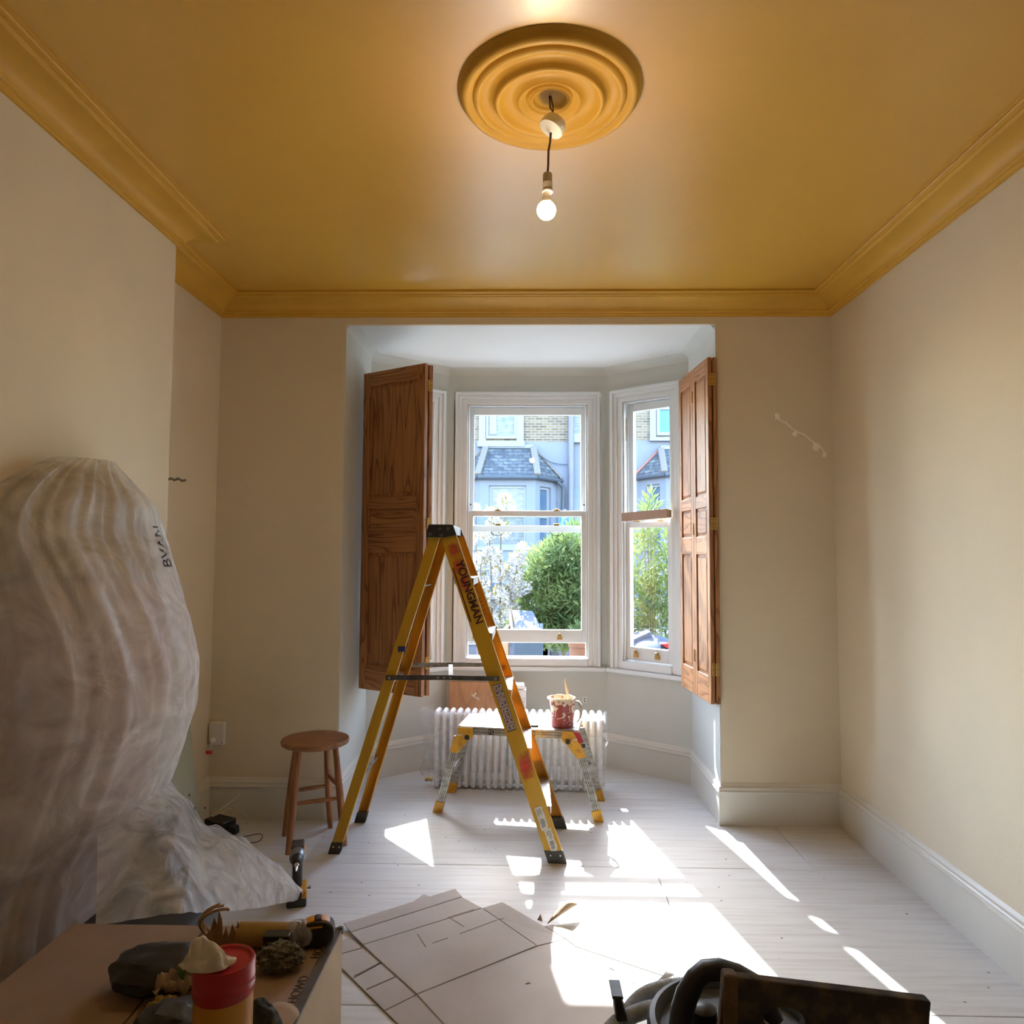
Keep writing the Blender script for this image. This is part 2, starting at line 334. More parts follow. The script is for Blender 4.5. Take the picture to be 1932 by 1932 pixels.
FIBRE = mat('yellow_fibreglass', (.52, .29, .012), .42, (.44, .235, .012), 9, trans=.12, bump=.05, bscale=140, stretch=(1, 1, .3))
FIBRE2 = mat('backlit_yellow_fibreglass', (.62, .30, .012), .42, (.48, .21, .012), 11, trans=.35, stretch=(1, 1, .4))  # far stiles: light from behind is put into a brighter, warmer colour
RUBBER = mat('grey_rubber', (.055, .05, .042), .7, (.03, .027, .022), 30)
YPLAS = mat('yellow_plastic', (.60, .31, .015), .4, (.36, .18, .02), 40, lo=.5, hi=.75)
REDP = mat('red_plastic', (.40, .012, .014), .3, (.34, .01, .012), 10)
WRED = mat('dull_red_label', (.30, .03, .03), .5, (.22, .02, .02), 20)
DARKINK = mat('dark_ink', (.05, .006, .006), .6, (.03, .004, .004), 30)
BLACKINK = mat('black_ink', (.02, .017, .015), .6, (.03, .025, .02), 30)
GHOSTINK = mat('faded_ink', (.22, .11, .008), .6, (.28, .14, .01), 30)
LABEL = mat('paper_label', (.58, .54, .48), .6, (.40, .36, .30), 60)
PINKLAB = mat('pinkish_label', (.42, .31, .28), .5, (.32, .23, .2), 70)
SPRAY = spray_mat()
RADW = mat('white_radiator_enamel', (.80, .80, .80), .25, (.77, .77, .78), 8)
CARD = mat('grey_brown_cardboard', (.45, .405, .365), .8, (.39, .35, .315), 5, bump=.08, bscale=40, lo=.3, hi=.75)
CARDB = mat('brown_cardboard', (.34, .235, .145), .8, (.30, .205, .125), 7, bump=.1, bscale=40)
CARDBOX = mat('tan_box_card', (.50, .39, .26), .75, (.45, .345, .225), 6, bump=.06)
CARDT = mat('box_top_card', (.30, .20, .13), .7, (.25, .165, .105), 8, bump=.06)
TAPEK = mat('dark_tape', (.07, .055, .045), .45, (.11, .09, .07), 40)
WPLAS = mat('white_plastic', (.72, .71, .68), .4, (.68, .67, .64), 12)
CREAMP = mat('dried_cream_paint', (.68, .60, .47), .55, (.60, .48, .27), 30, bump=.3, bscale=60)
KETTLE = kettle_mat()
CORDM = mat('brown_cord', (.15, .10, .06), .7, (.10, .065, .04), 60)
HOLDER = mat('shaded_white_bakelite', (.50, .46, .40), .45, (.46, .42, .36), 20)
DUSTFILM = film_mat('dust_sheet_film', .40, (.86, .86, .85), .35, 6, .4, .25, .07)
CLEARF = film_mat('clear_wrap_film', .88, (.88, .90, .92), .7, 16, .15, .14)
BULGEF = film_mat('bulging_sheet_film', .45, (.86, .86, .85), .5, 10, .3, .3, .10)
CUPF = film_mat('clear_cup_film', .60, (.75, .72, .68), .3, 20, .15, .2)
PINKC = mat('pink_cushion_cloth', (.42, .27, .24), .8, (.34, .22, .2), 4)
BOARDG = mat('pale_green_board', (.46, .49, .40), .7, (.42, .45, .37), 6)
TISSUE = mat('white_wipe_cloth', (.78, .74, .69), .85, (.73, .69, .64), 12, trans=.15, bump=.15, bscale=120)
YLABEL = mat('ochre_yellow_label', (.52, .24, .02), .35, (.46, .20, .018), 10)
PAPERB = mat('brown_masking_paper', (.36, .22, .055), .5, (.28, .165, .04), 16, bump=.1, bscale=50)
TORN = mat('torn_brown_paper', (.27, .155, .07), .6, (.38, .25, .12), 30)
SCOUR = mat('grey_olive_scourer', (.075, .065, .04), .9, (.20, .18, .125), 60, bump=.9, bscale=90)
OLIVE = mat('dark_olive_tin', (.022, .022, .008), .4, (.03, .028, .01), 20)
CAMO = mat('paint_stained_dark_cloth', (.018, .018, .016), .85, (.20, .19, .155), 24, lo=.52, hi=.8, bump=.4, bscale=70)
CRUST = mat('paint_crusted_board', (.016, .012, .008), .8, (.14, .09, .035), 16, lo=.45, hi=.8, bump=.8, bscale=22)
BATTEN = mat('stained_batten', (.075, .045, .018), .8, (.15, .09, .04), 30, bump=.4)
TRAYC = mat('pinkish_carton_card', (.46, .33, .26), .8, (.42, .30, .235), 8)
GREENP = mat('green_strap', (.07, .16, .03), .6, (.05, .12, .02), 30)
BEIGEP = mat('beige_crumpled_paper', (.34, .25, .17), .8, (.26, .19, .12), 20, bump=.3)
HOSEM = mat('grey_ribbed_hose', (.42, .48, .54), .35, (.34, .40, .46), 40)
BLUEG = mat('blue_grey_plastic', (.10, .125, .16), .5, (.08, .10, .13), 14)
TOOLY = mat('tool_yellow', (.62, .28, .015), .4, (.56, .25, .012), 20)
REDTAG = mat('red_tag', (.62, .03, .015), .5, (.55, .03, .015), 30)
BLUET = mat('blue_tape', (.01, .015, .09), .5, (.02, .03, .14), 30)
# outdoors
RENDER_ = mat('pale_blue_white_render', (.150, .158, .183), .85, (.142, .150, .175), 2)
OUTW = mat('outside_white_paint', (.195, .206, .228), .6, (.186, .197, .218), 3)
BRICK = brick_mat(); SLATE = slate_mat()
HIPT = mat('weathered_hip_tile', (.12, .098, .09), .85, (.18, .16, .13), 20)
HIPR = mat('red_hip_tile', (.30, .13, .10), .85, (.24, .12, .1), 20)
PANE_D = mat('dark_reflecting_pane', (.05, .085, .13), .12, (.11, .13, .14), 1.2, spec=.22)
PANE_B = mat('painted_brick_reflection_pane', (.10, .115, .12), .12, (.20, .19, .16), 5, spec=.22, stretch=(1, 1, 3))  # reflected brick is painted into the base colour of these panes
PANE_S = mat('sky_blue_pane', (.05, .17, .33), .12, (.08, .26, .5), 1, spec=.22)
PIPEG = mat('grey_purple_downpipe', (.14, .132, .155), .6, (.125, .118, .14), 4)
GUTT = mat('dark_gutter', (.05, .06, .075), .6, (.04, .045, .05), 9)
LEAF = mat('evergreen_leaf', (.080, .135, .045), .45, (.20, .26, .085), 3, trans=.3, lo=.35, hi=.65)
LEAF2 = mat('willowy_leaf', (.085, .135, .035), .45, (.18, .23, .06), 3, trans=.35, lo=.35, hi=.65)
LEAFY = mat('young_yellow_leaf', (.19, .22, .04), .5, (.26, .17, .05), 5, trans=.4)
BLOSS = mat('white_blossom', (.50, .50, .495), .6, (.38, .37, .34), 6, trans=.3)
TWIG = mat('grey_twig', (.16, .13, .10), .8, (.11, .09, .07), 20)
BINM = mat('blue_grey_bin_plastic', (.050, .072, .10), .6, (.044, .064, .09), 8, spec=.12)
TERRA = mat('terracotta', (.24, .11, .06), .8, (.20, .09, .05), 10)
PAVE = mat('grey_paving', (.30, .30, .29), .9, (.24, .24, .235), 4, bump=.1)
ROAD = mat('asphalt', (.10, .10, .105), .9, (.075, .075, .08), 20, bump=.2)
CARP = mat('dark_blue_car_paint', (.02, .03, .055), .2, (.025, .035, .06), 3, coat=.6)
PSIGN = mat('parking_sign_blue', (.02, .12, .42), .5, (.02, .11, .4), 5)

# ------------------------------------------------------------------ the room shell
ZC = 2.89; YW = 3.945; XL, XR = -1.745, 1.70; XC, YC0, YC1 = -1.535, 1.5, 3.0; XO0, XO1 = -1.035, 1.06; YB = -1.3
S = dict(kind='structure')
BA, BB, BC_, BD = (XO0, 4.60), (-.555, 4.99), (.56, 4.99), (XO1, 4.60)      # plan corners of the bay
fl_o = M().box(-1.95, 1.9, YB - .1, 5.2, -.08, -.012).build('floor', SUBF, **S)
rows = [(4.62, 5.04, [-1.2, .3, 1.2]), (3.403, 4.617, [-1.9, -1.04, 1.333, 1.85]), (2.363, 3.4, [-1.9, .597, 1.85]), (1.14, 2.36, [-1.9, -.6, 1.85]), (-.08, 1.137, [-1.9, .3, 1.85]), (YB, -.083, [-1.9, -.9, 1.85])]
for y0, y1, xs in rows:
    for a, b in zip(xs, xs[1:]):
        M().box(a + .0018, b - .0018, y0, y1, -.012, 0).build('floor_sheet', FLOOR, fl_o, bevel=.0012, seg=1)
M().box(-1.95, 1.9, YB - .1, YW + .05, ZC, ZC + .1).build('ceiling', OCHRE, **S)
bc = M(); bc.box(XO0, XO1, YW + .02, 4.62, 2.76, 2.89).box(-1.3, 1.3, 4.62, 5.35, 2.76, 2.89)
bc.build('ceiling_bay', WHITE, **S)
M().box(XL - .2, XL, YB - .1, YW + .1, -.08, ZC + .05).build('wall_left', WALL, **S)
M().box(XL - .05, XC, YC0, YC1, -.08, ZC + .02).build('wall_chimney', WALL, bevel=.004, **S)
M().box(XR, XR + .2, YB - .1, YW + .1, -.08, ZC + .05).build('wall_right', WALL, **S)
M().box(XL, XR, YB - .1, YB, -.08, ZC).build('wall_back', WALL, **S)
M().box(XL - .15, XO0, YW, 4.62, -.08, ZC + .05).build('wall_far', WALL, **S)
wf = M().box(XO1, XR + .15, YW, 4.62, -.08, ZC + .05).build('wall_far', WALL, **S)
M().box(XO0, XO1, YW, YW + .022, 2.744, ZC + .05).build('wall_far', WALL, **S)
# filler over a plaster crack on the pier beside the folded shutter
pts = [(1462, 782), (1470, 793), (1482, 797), (1494, 808), (1506, 815), (1518, 820), (1530, 831), (1541, 838), (1552, 848), (1557, 862)]
cr = M()
for i in range(len(pts) - 1):
    a = at(*pts[i], YW - .0006); b = at(*pts[i + 1], YW - .0006); cr.bar(a, b, .006 + .004 * random.random(), .0008, (0, 1, 0))
rnd = random.Random(3)
for px, py, w in ((1466, 786, .026), (1500, 818, .022), (1540, 842, .03), (1555, 858, .02)):
    c = at(px, py, YW - .0004); poly = []
    for k in range(11):
        a = 2 * PI * k / 11; r = w * (.5 + .5 * rnd.random()); poly.append((c.x + r * .8 * math.cos(a), c.z + r * math.sin(a)))
    cr.add([(x, YW - .0008, z) for x, z in poly] + [(x, YW, z) for x, z in poly], [tuple(range(11)), tuple(range(11, 22))] + [(k, (k + 1) % 11, 11 + (k + 1) % 11, 11 + k) for k in range(11)])
FILL = mat('pale_filler', (.86, .82, .74), .8, (.80, .76, .68), 20)
cr.build('filler_streak', FILL, wf, label='pale filler over a plaster crack')
lw = bpy.data.objects['wall_left']
ck = M()
cp = [(318, 904), (324, 903), (329, 906), (336, 903), (343, 907), (351, 906)]
for a, b in zip(cp, cp[1:]):
    d0 = ray(*a); d1 = ray(*b); p = _c + d0 * ((XL + .0006) / d0.x); q = _c + d1 * ((XL + .0006) / d1.x); ck.bar(p, q, .0012, .012, (0, 0, 1))
ck.build('wall_crack', mat('crack_dark', (.10, .07, .045), .9, (.2, .15, .1), 60), lw)

# bay walls with openings, each in its own plan frame
def wall_T(a, b):
    a = Vector(a); b = Vector(b); d = (b - a); return Matrix.Translation((a.x, a.y, 0)) @ Matrix.Rotation(math.atan2(d.y, d.x), 4, 'Z'), d.length
ZS, ZH = .655, 2.595
def bay_wall(name, a, b):
    T, Ln = wall_T(a, b); m = M(T); e = .035; t = .12
    m.box(-.05, Ln + .05, 0, t, -.08, ZS).box(-.05, Ln + .05, 0, t, ZH, 2.80).box(-.05, e, 0, t, ZS, ZH).box(Ln - e, Ln + .05, 0, t, ZS, ZH)
    m.build(name, BAYP, **S)
bay_wall('wall_bay_left', BA, BB); bay_wall('wall_bay_centre', BB, BC_); bay_wall('wall_bay_right', BC_, BD)
M().box(XO0, XO0 + .006, YW + .002, 4.62, -.05, 2.76).build('wall_reveal_left', BAYP, **S)
M().box(XO1 - .006, XO1, YW + .002, 4.62, -.05, 2.76).build('wall_reveal_right', BAYP, **S)
for nm, (x, y) in (('wall_mullion_left', BB), ('wall_mullion_right', BC_)):
    s_ = -1 if x < 0 else 1
    M().add([(x - .07 * 1, y + .06, -.4), (x + .09, y + .06, -.4), (x + .12 * s_ + .02, y + .32, -.4), (x + .12 * s_ - .12, y + .32, -.4)] + [(x - .07, y + .06, 2.9), (x + .09, y + .06, 2.9), (x + .12 * s_ + .02, y + .32, 2.9), (x + .12 * s_ - .12, y + .32, 2.9)],
            [(3, 2, 1, 0), (4, 5, 6, 7), (0, 1, 5, 4), (1, 2, 6, 5), (2, 3, 7, 6), (3, 0, 4, 7)]).build(nm, OUTW, **S)
# outside roof over the bay and the rest of our own front wall, so that no daylight leaks in
M().box(-2.4, XO0, 4.6, 4.75, -.4, 3.3).box(XO1, 2.4, 4.6, 4.75, -.4, 3.3).box(-1.3, 1.3, 4.1, 5.4, 2.88, 3.0).build('wall_outside', OUTW, **S)
# cove between bay walls and bay ceiling
cove = [(0, 2.715), (.008, 2.727), (.02, 2.740), (.04, 2.752), (.07, 2.761), (0, 2.77)]
for m in sweep_segments(cove, [(XO0, YW + .022), BA, BB, BC_, BD, (XO1, YW + .022)]): m.build('trim_cove', BAYP, smooth=True, **S)
# skirting and cornice
base = [(0, 0), (.021, 0), (.021, .168), (.027, .171), (.028, .18), (.022, .184), (.020, .190), (.022, .197), (.018, .203), (.010, .207), (.006, .216), (.0, .222)]
path = [(XL, YB), (XL, YC0), (XC, YC0), (XC, YC1), (XL, YC1), (XL, YW), (XO0, YW), BA, BB, BC_, BD, (XO1, YW), (XR, YW), (XR, YB)]
names = ['left_back', 'chimney_back', 'chimney', 'chimney_side', 'left', 'far_left', 'reveal_left', 'bay_left', 'bay_centre', 'bay_right', 'reveal_right', 'far_right', 'right']
for m, nm in zip(sweep_segments(base, path), names): m.build('baseboard_' + nm, TRIM, smooth=True, sharp=25, **S)
corn = [(0, 2.785), (.010, 2.785), (.012, 2.794), (.018, 2.797), (.018, 2.803), (.026, 2.806)]
for k in range(9):
    a = PI / 2 * k / 8; corn.append((.028 + .088 * (1 - math.cos(a)), 2.808 + .048 * math.sin(a)))
corn += [(.124, 2.857), (.126, 2.862), (.133, 2.866), (.133, 2.871), (.148, 2.874), (.152, 2.880), (.148, 2.887), (.158, 2.8905), (0, 2.8905)]
cpath = [(XL, YB), (XL, YC0), (XC, YC0), (XC, YC1), (XL, YC1), (XL, YW), (XR, YW), (XR, YB)]
for i, m in enumerate(sweep_segments(corn, cpath)): m.build('trim_%d' % (i + 1), OCHRE2, smooth=True, sharp=30, label='ochre moulded plaster cornice', **S)

# ------------------------------------------------------------------ sash windows
def window(idx, a, b, raised, pulley):
    T, Ln = wall_T(a, b); root = empty('window_%d' % idx, (a[0], a[1], 0), math.atan2(b[1] - a[1], b[0] - a[0]), **S); L_ = dict(local=True)
    c = Ln / 2; ho = Ln / 2 - .048; hi = ho - .086
    z0, zt, zi = .657, 2.592, 2.506
    cs = M()
    for s_ in (-1, 1):
        for w0, w1, p in ((0, .022, .040), (.022, .050, .028), (.050, .086, .018)):
            u0, u1 = sorted((c + s_ * (ho - w0), c + s_ * (ho - w1))); cs.box(u0, u1, -p, .01, z0 + .02, zt - w0)
    for w0, w1, p in ((0, .022, .0395), (.022, .050, .0275), (.050, .086, .0175)): cs.box(c - ho + w0, c + ho - w0, -p, .01, zt - w1, zt - w0)
    cs.build('architrave', SASH, root, bevel=.003, **L_)
    bx = M()
    for s_ in (-1, 1):
        u0, u1 = sorted((c + s_ * hi, c + s_ * (hi + .05))); bx.box(u0, u1, -.01, .135, z0, zi + .05)
        u0, u1 = sorted((c + s_ * hi, c + s_ * (hi - .012))); bx.box(u0, u1, -.004, .012, .735, zi)     # staff bead
        bx.box(u0, u1, .054, .064, .735, zi)                                                              # parting bead
    bx.box(c - hi, c + hi, -.01, .135, zi, zi + .05).box(c - hi, c + hi, -.004, .012, zi - .012, zi)
    bx.build('sash_box', SASH, root, bevel=.002, **L_)
    st = M().box(c - ho - .03, c + ho + .03, -.052, .02, .645, .672).box(c - hi, c + hi, -.026, .12, .672, .728).box(c - hi, c + hi, .10, .22, .60, .69)
    st.build('window_sill', SASH, root, bevel=.006, **L_)
    def sash(nm, v0, za, zb, botrail, toprail):
        f = M(); h = hi - .006; sw = .036
        f.box(c - h, c - h + sw, v0, v0 + .04, za, zb).box(c + h - sw, c + h, v0, v0 + .04, za, zb)
        f.box(c - h + sw, c + h - sw, v0, v0 + .04, za, za + botrail).box(c - h + sw, c + h - sw, v0, v0 + .04, zb - toprail, zb)
        o = f.build(nm, SASH, root, bevel=.0035, **L_)
        M().box(c - h + sw - .004, c + h - sw + .004, v0 + .018, v0 + .022, za + botrail - .004, zb - toprail + .004).build('pane', GLASS, o, **L_)
        return o, h
    up, h = sash('upper_sash', .066, 1.605 + (0 if raised else .04), 2.502, .046, .055)
    lo, h = sash('lower_sash', .014, .733 + raised, 1.672 + raised * .84, .090, .040)
    zl = .733 + raised
    lifts = [.55] if raised else [-.55, .35]
    for q in ([-.55, .55] if raised else lifts):
        u = c + q * h
        M().box(u - .019, u + .019, .008, .014, zl + .022, zl + .046).box(u - .012, u + .012, .004, .014, zl + .046, zl + .056).box(u - .007, u + .007, -.012, .012, zl + .054, zl + .070).build('sash_lift', BRASS, lo, bevel=.002, **L_)
    for q in (-.5, .5):
        u = c + q * h; zt_ = 1.672 + raised * .84
        M().box(u - .022, u + .022, .016, .042, zt_, zt_ + .008).lathe([(.009, 0), (.011, .006), (.006, .012)], 12, Matrix.Translation((u, .03, zt_ + .006))).build('sash_fastener', BRASS, lo, bevel=.001, **L_)
        zu = 1.651 if not raised else 1.651
        M().box(u - .02, u + .02, .068, .098, zu + (.04 if not raised else 0), zu + .016 + (.04 if not raised else 0)).build('fastener_keep', BRASS, up, bevel=.002, **L_)
        pt = [(u - .045, .066, 1.607), (u - .042, .05, 1.596), (u - .025, .044, 1.583), (u, .042, 1.58), (u + .025, .044, 1.583), (u + .042, .05, 1.596), (u + .045, .066, 1.607)]
        if raised: M().tube(pt, .0025, 6).build('pull_handle', STEEL, up, smooth=True, **L_)
    for s_ in (-1, 1):
        u0, u1 = sorted((c + s_ * (hi - .0005), c + s_ * (hi - .0035)))
        M().box(u0, u1, .024, .044, 2.28, 2.40).box(u0, u1, .030, .038, 2.24, 2.28).build('pulley_plate', BRASS if not pulley else BLACKP, root, bevel=.001, **L_)
    if raised:
        for s_ in (-1, 1): M().lathe([(.0, .0), (.006, 0), (.006, .003), (0, .003)], 10, Matrix.Translation((c + s_ * (hi - .02), .0665, 1.80)) @ Matrix.Rotation(R(90), 4, 'X')).build('sash_stop', BLACKP, up, **L_)
    return root
window(1, BA, BB, 0, False); window(2, BB, BC_, .098, True); window(3, BC_, BD, 0, False)

# ------------------------------------------------------------------ pine shutters
def leaf(root, p0, p1, side, th=.028, z0=.645, z1=2.545):
    a = Vector(p0); b = Vector(p1); d = b - a; Ln = d.length; T = Matrix.Translation((a.x, a.y, 0)) @ Matrix.Rotation(math.atan2(d.y, d.x), 4, 'Z')
    e = empty('shutter_leaf', (a.x, a.y, z0), math.atan2(d.y, d.x), parent=root); h = z1 - z0; L_ = dict(local=True)
    # local: x along leaf, y from 0 to side*th
    y0, y1 = sorted((0, side * th)); sw = .052 if Ln > .4 else .042; Z = lambda f: h * (1 - f)
    for x0, x1 in ((0, sw), (Ln - sw, Ln)): M().box(x0, x1, y0, y1, 0, h).build('stile', PINE_V, e, bevel=.0025, **L_)
    for f0, f1 in ((0, .045), (.40, .437), (.522, .575), (.925, 1)): M().box(sw, Ln - sw, y0, y1, Z(f1), Z(f0)).build('rail', PINE_H, e, bevel=.0025, **L_)
    for f0, f1 in ((.045, .40), (.437, .522), (.575, .925)):
        m = M(); za, zb = Z(f1), Z(f0); m.box(sw - .002, Ln - sw + .002, y0 + .010, y1 - .010, za - .002, zb + .002)
        g = .028 if Ln > .4 else .022
        for ya, yb in ((y0 + .010, y0 + .003), (y1 - .010, y1 - .003)):        # raised field with bevelled borders, both faces
            xa, xb = sw + g * .5, Ln - sw - g * .5; q = .012
            m.add([(xa, ya, za + g * .5), (xb, ya, za + g * .5), (xb, ya, zb - g * .5), (xa, ya, zb - g * .5), (xa + q, yb, za + g * .5 + q), (xb - q, yb, za + g * .5 + q), (xb - q, yb, zb - g * .5 - q), (xa + q, yb, zb - g * .5 - q)],
                  [(0, 1, 5, 4), (1, 2, 6, 5), (2, 3, 7, 6), (3, 0, 4, 7), (4, 5, 6, 7)])
        m.build('panel', PINE_V if f1 - f0 > .1 else PINE_H, e, **L_)
    return e
def butt_hinge(root, x, y, z, w, ang):
    T = Matrix.Translation((x, y, z)) @ Matrix.Rotation(ang, 4, 'Z'); m = M(T)
    m.box(-w, -.002, -.0016, .001, -.034, .034).box(.002, w, -.0016, .001, -.034, .034)
    o = m.build('hinge', BRASS, root)
    k = M()
    for i in range(5): k.lathe([(.0042, -.034 + i * .0136), (.0042, -.034 + i * .0136 + .0128)], 10, T @ Matrix.Translation((0, -.003, 0)))
    k.build('hinge_knuckle', BRASS, o, smooth=True)
    s_ = M()
    for q in (-w * .55, w * .55):
        for zz in (-.024, 0, .024): s_.lathe([(.0026, 0), (.0026, .0008)], 8, T @ Matrix.Translation((q, -.0015, zz)) @ Matrix.Rotation(R(90), 4, 'X'))
    s_.build('screw_heads', BLACKP, o)
HZ = [2.42, 1.62, .83]
sl = empty('window_shutter', (-.80, 4.2, .645), label='dark pine shutter behind the yellow stepladder, its wide panelled leaf turned to the room', cat='shutter', group='folding pine window shutters')
leaf(sl, (-1.0, 4.27), (-.588, 4.02), 1, .028)
Jl = Vector((-.93, 4.52)); Nl = Vector((-.549, 4.075)); Ml = (Jl + Nl) / 2
leaf(sl, Jl, Ml, -1, .024); leaf(sl, Ml, Nl, -1, .024)
for z in HZ: butt_hinge(sl, -.5705, 4.0475, z, .022, R(59) - PI / 2 + R(64))
sr = empty('window_shutter', (1.0, 4.2, .645), label='honey pine shutter with two narrow sunlit leaves, folded along the reveal of the cardboard-tray window', cat='shutter', group='folding pine window shutters')
Jr = Vector((.955, 4.45)); Nr = Vector((.998, 3.905)); Mr = (Jr + Nr) / 2
leaf(sr, Jr, Mr, 1, .022); leaf(sr, Mr, Nr, 1, .022)
leaf(sr, (1.028, 4.42), (1.027, 3.905), 1, .022)
for z in HZ: butt_hinge(sr, 1.0235, 3.903, z, .02, 0)
for z in (2.38, 1.60, .87):
    T = Matrix.Translation((Mr.x - .002, Mr.y, z)) @ Matrix.Rotation(R(-85), 4, 'Z')
    m = M(T)
    for i in range(5): m.lathe([(.0045, -.034 + i * .0136), (.0045, -.034 + i * .0136 + .0126)], 10)
    m.build('hinge', BRASS, sr, smooth=True)

# ------------------------------------------------------------------ ceiling rose and pendant
rx, ry = .066, 2.14
prof = [(.288, 0), (.286, -.006), (.278, -.010), (.276, -.022), (.270, -.030), (.262, -.034), (.252, -.032), (.246, -.024), (.240, -.022), (.236, -.029), (.228, -.035), (.220, -.034), (.215, -.026), (.208, -.022),
        (.196, -.018), (.184, -.020), (.174, -.030), (.170, -.040), (.166, -.045), (.160, -.045), (.155, -.039), (.146, -.028), (.134, -.022), (.120, -.021), (.108, -.024), (.100, -.032), (.096, -.036), (.090, -.034), (.080, -.024), (.074, -.022), (.071, -.029), (.067, -.031), (.063, -.026), (.060, -.024), (.057, -.028), (.053, -.027), (.050, -.020), (.046, -.014), (.0005, -.012)]
M().lathe(prof, 96, Matrix.Translation((rx, ry, ZC))).build('ceiling_rose', OCHRE2, smooth=True, sharp=60, label='round ochre plaster ceiling rose of concentric rings above the bare bulb', cat='ceiling rose')
pl = empty('pendant_light', (rx, ry, 2.40), label='lit bare bulb on a cord hanging below the ochre ceiling rose', cat='pendant light')
pc = at(1043, 238, ry); ph = at(1033, 330, ry); pb = at(1031, 397, ry)
M().tube([(rx - .0, ry, ZC - .010), (rx + .002, ry, ZC - .05), (rx + .010, ry + .002, pc.z + .05), (pc.x - .002, ry, pc.z + .022)], .0028, 8).tube([(rx + .004, ry, ZC - .010), (rx + .010, ry + .004, ZC - .04), (rx + .012, ry + .004, pc.z + .06), (pc.x - .001, ry, pc.z + .02)], .002, 6).build('flex_wire', CORDM, pl, smooth=True)
M().lathe([(.014, .026), (.034, .020), (.038, .010), (.040, -.006), (.038, -.013), (.022, -.018), (.006, -.021), (.0035, -.024)], 40, Matrix.Translation(pc) @ Matrix.Rotation(R(-6), 4, 'X') @ Matrix.Rotation(R(28), 4, 'Y')).build('canopy', WPLAS, pl, smooth=True, sharp=50)
M().tube([(pc.x - .006, ry, pc.z - .016), (pc.x - .008, ry, pc.z - .05), (ph.x + .003, ry, (pc.z + ph.z) / 2), (ph.x + .002, ry, ph.z + .03), ph], .0036, 8).build('cord', CORDM, pl, smooth=True)
hz = (ph.z - pb.z)
M().lathe([(.006, .006), (.013, .004), (.0145, 0), (.0145, -.023), (.0135, -.024), (.0155, -.025), (.0155, -.050), (.0165, -.051), (.0165, -.056), (.012, -.057)], 28, Matrix.Translation(ph)).build('lamp_holder', HOLDER, pl, smooth=True, sharp=30)
M().lathe([(.011, ph.z - pb.z - .055), (.0125, .045), (.0165, .030), (.0195, .024), (.0195, .018)], 28, Matrix.Translation(pb), caps=False).build('bulb_neck', HOLDER, pl, smooth=True)
BULB = emit('warm_lit_bulb', (1, .76, .46), 75)
g = M(); g.lathe([(.0005 + .0285 * math.sin(a), -.0285 * math.cos(a) + .0) for a in [PI * k / 16 for k in range(13)]] + [(.0195, .0205)], 28, Matrix.Translation(pb)); g.build('bulb_globe', BULB, pl, smooth=True)

# ------------------------------------------------------------------ wooden stool
def stool():
    c = at(595, 1401, 3.65); cx, cy, zs = c.x, 3.65, .512
    root = empty('wooden_stool', (cx, cy, 0), label='round-topped brown wooden stool between the far wall and the stepladder', cat='stool')
    M().lathe([(.02, -.030), (.155, -.030), (.167, -.024), (.170, -.012), (.166, -.003), (.155, 0), (.0005, -.001)], 56, Matrix.Translation((cx, cy, zs))).build('seat', STOOLW_S, root, smooth=True)
    tops = []; feet = [fl(539, 1577), fl(551, 1608), fl(649, 1595), fl(632, 1555)]
    ang = []
    for f in feet:
        d = Vector((f.x - cx, f.y - cy)); d.normalize(); ang.append(d); tops.append(Vector((cx + d.x * .115, cy + d.y * .115, zs - .026)))
    feet = [Vector((cx + d.x * .178, cy + d.y * .178, 0)) for d in [a for a in ang]]
    for t, f in zip(tops, feet):
        pts = [f.lerp(t, k / 8) for k in range(9)]; M().tube(pts, [.0135, .0155, .017, .0178, .018, .0172, .016, .015, .014], 16).build('leg', STOOLW, root, smooth=True)
    order = [0, 1, 2, 3]
    for i, h in zip(order, (.30, .24, .30, .24)):
        a, b = i, (i + 1) % 4; p = feet[a].lerp(tops[a], h / zs); q = feet[b].lerp(tops[b], h / zs); pts = [p.lerp(q, k / 6) for k in range(7)]
        M().tube(pts, [.007, .009, .0105, .011, .0105, .009, .007], 12).build('stretcher', STOOLW_S, root, smooth=True)
stool()

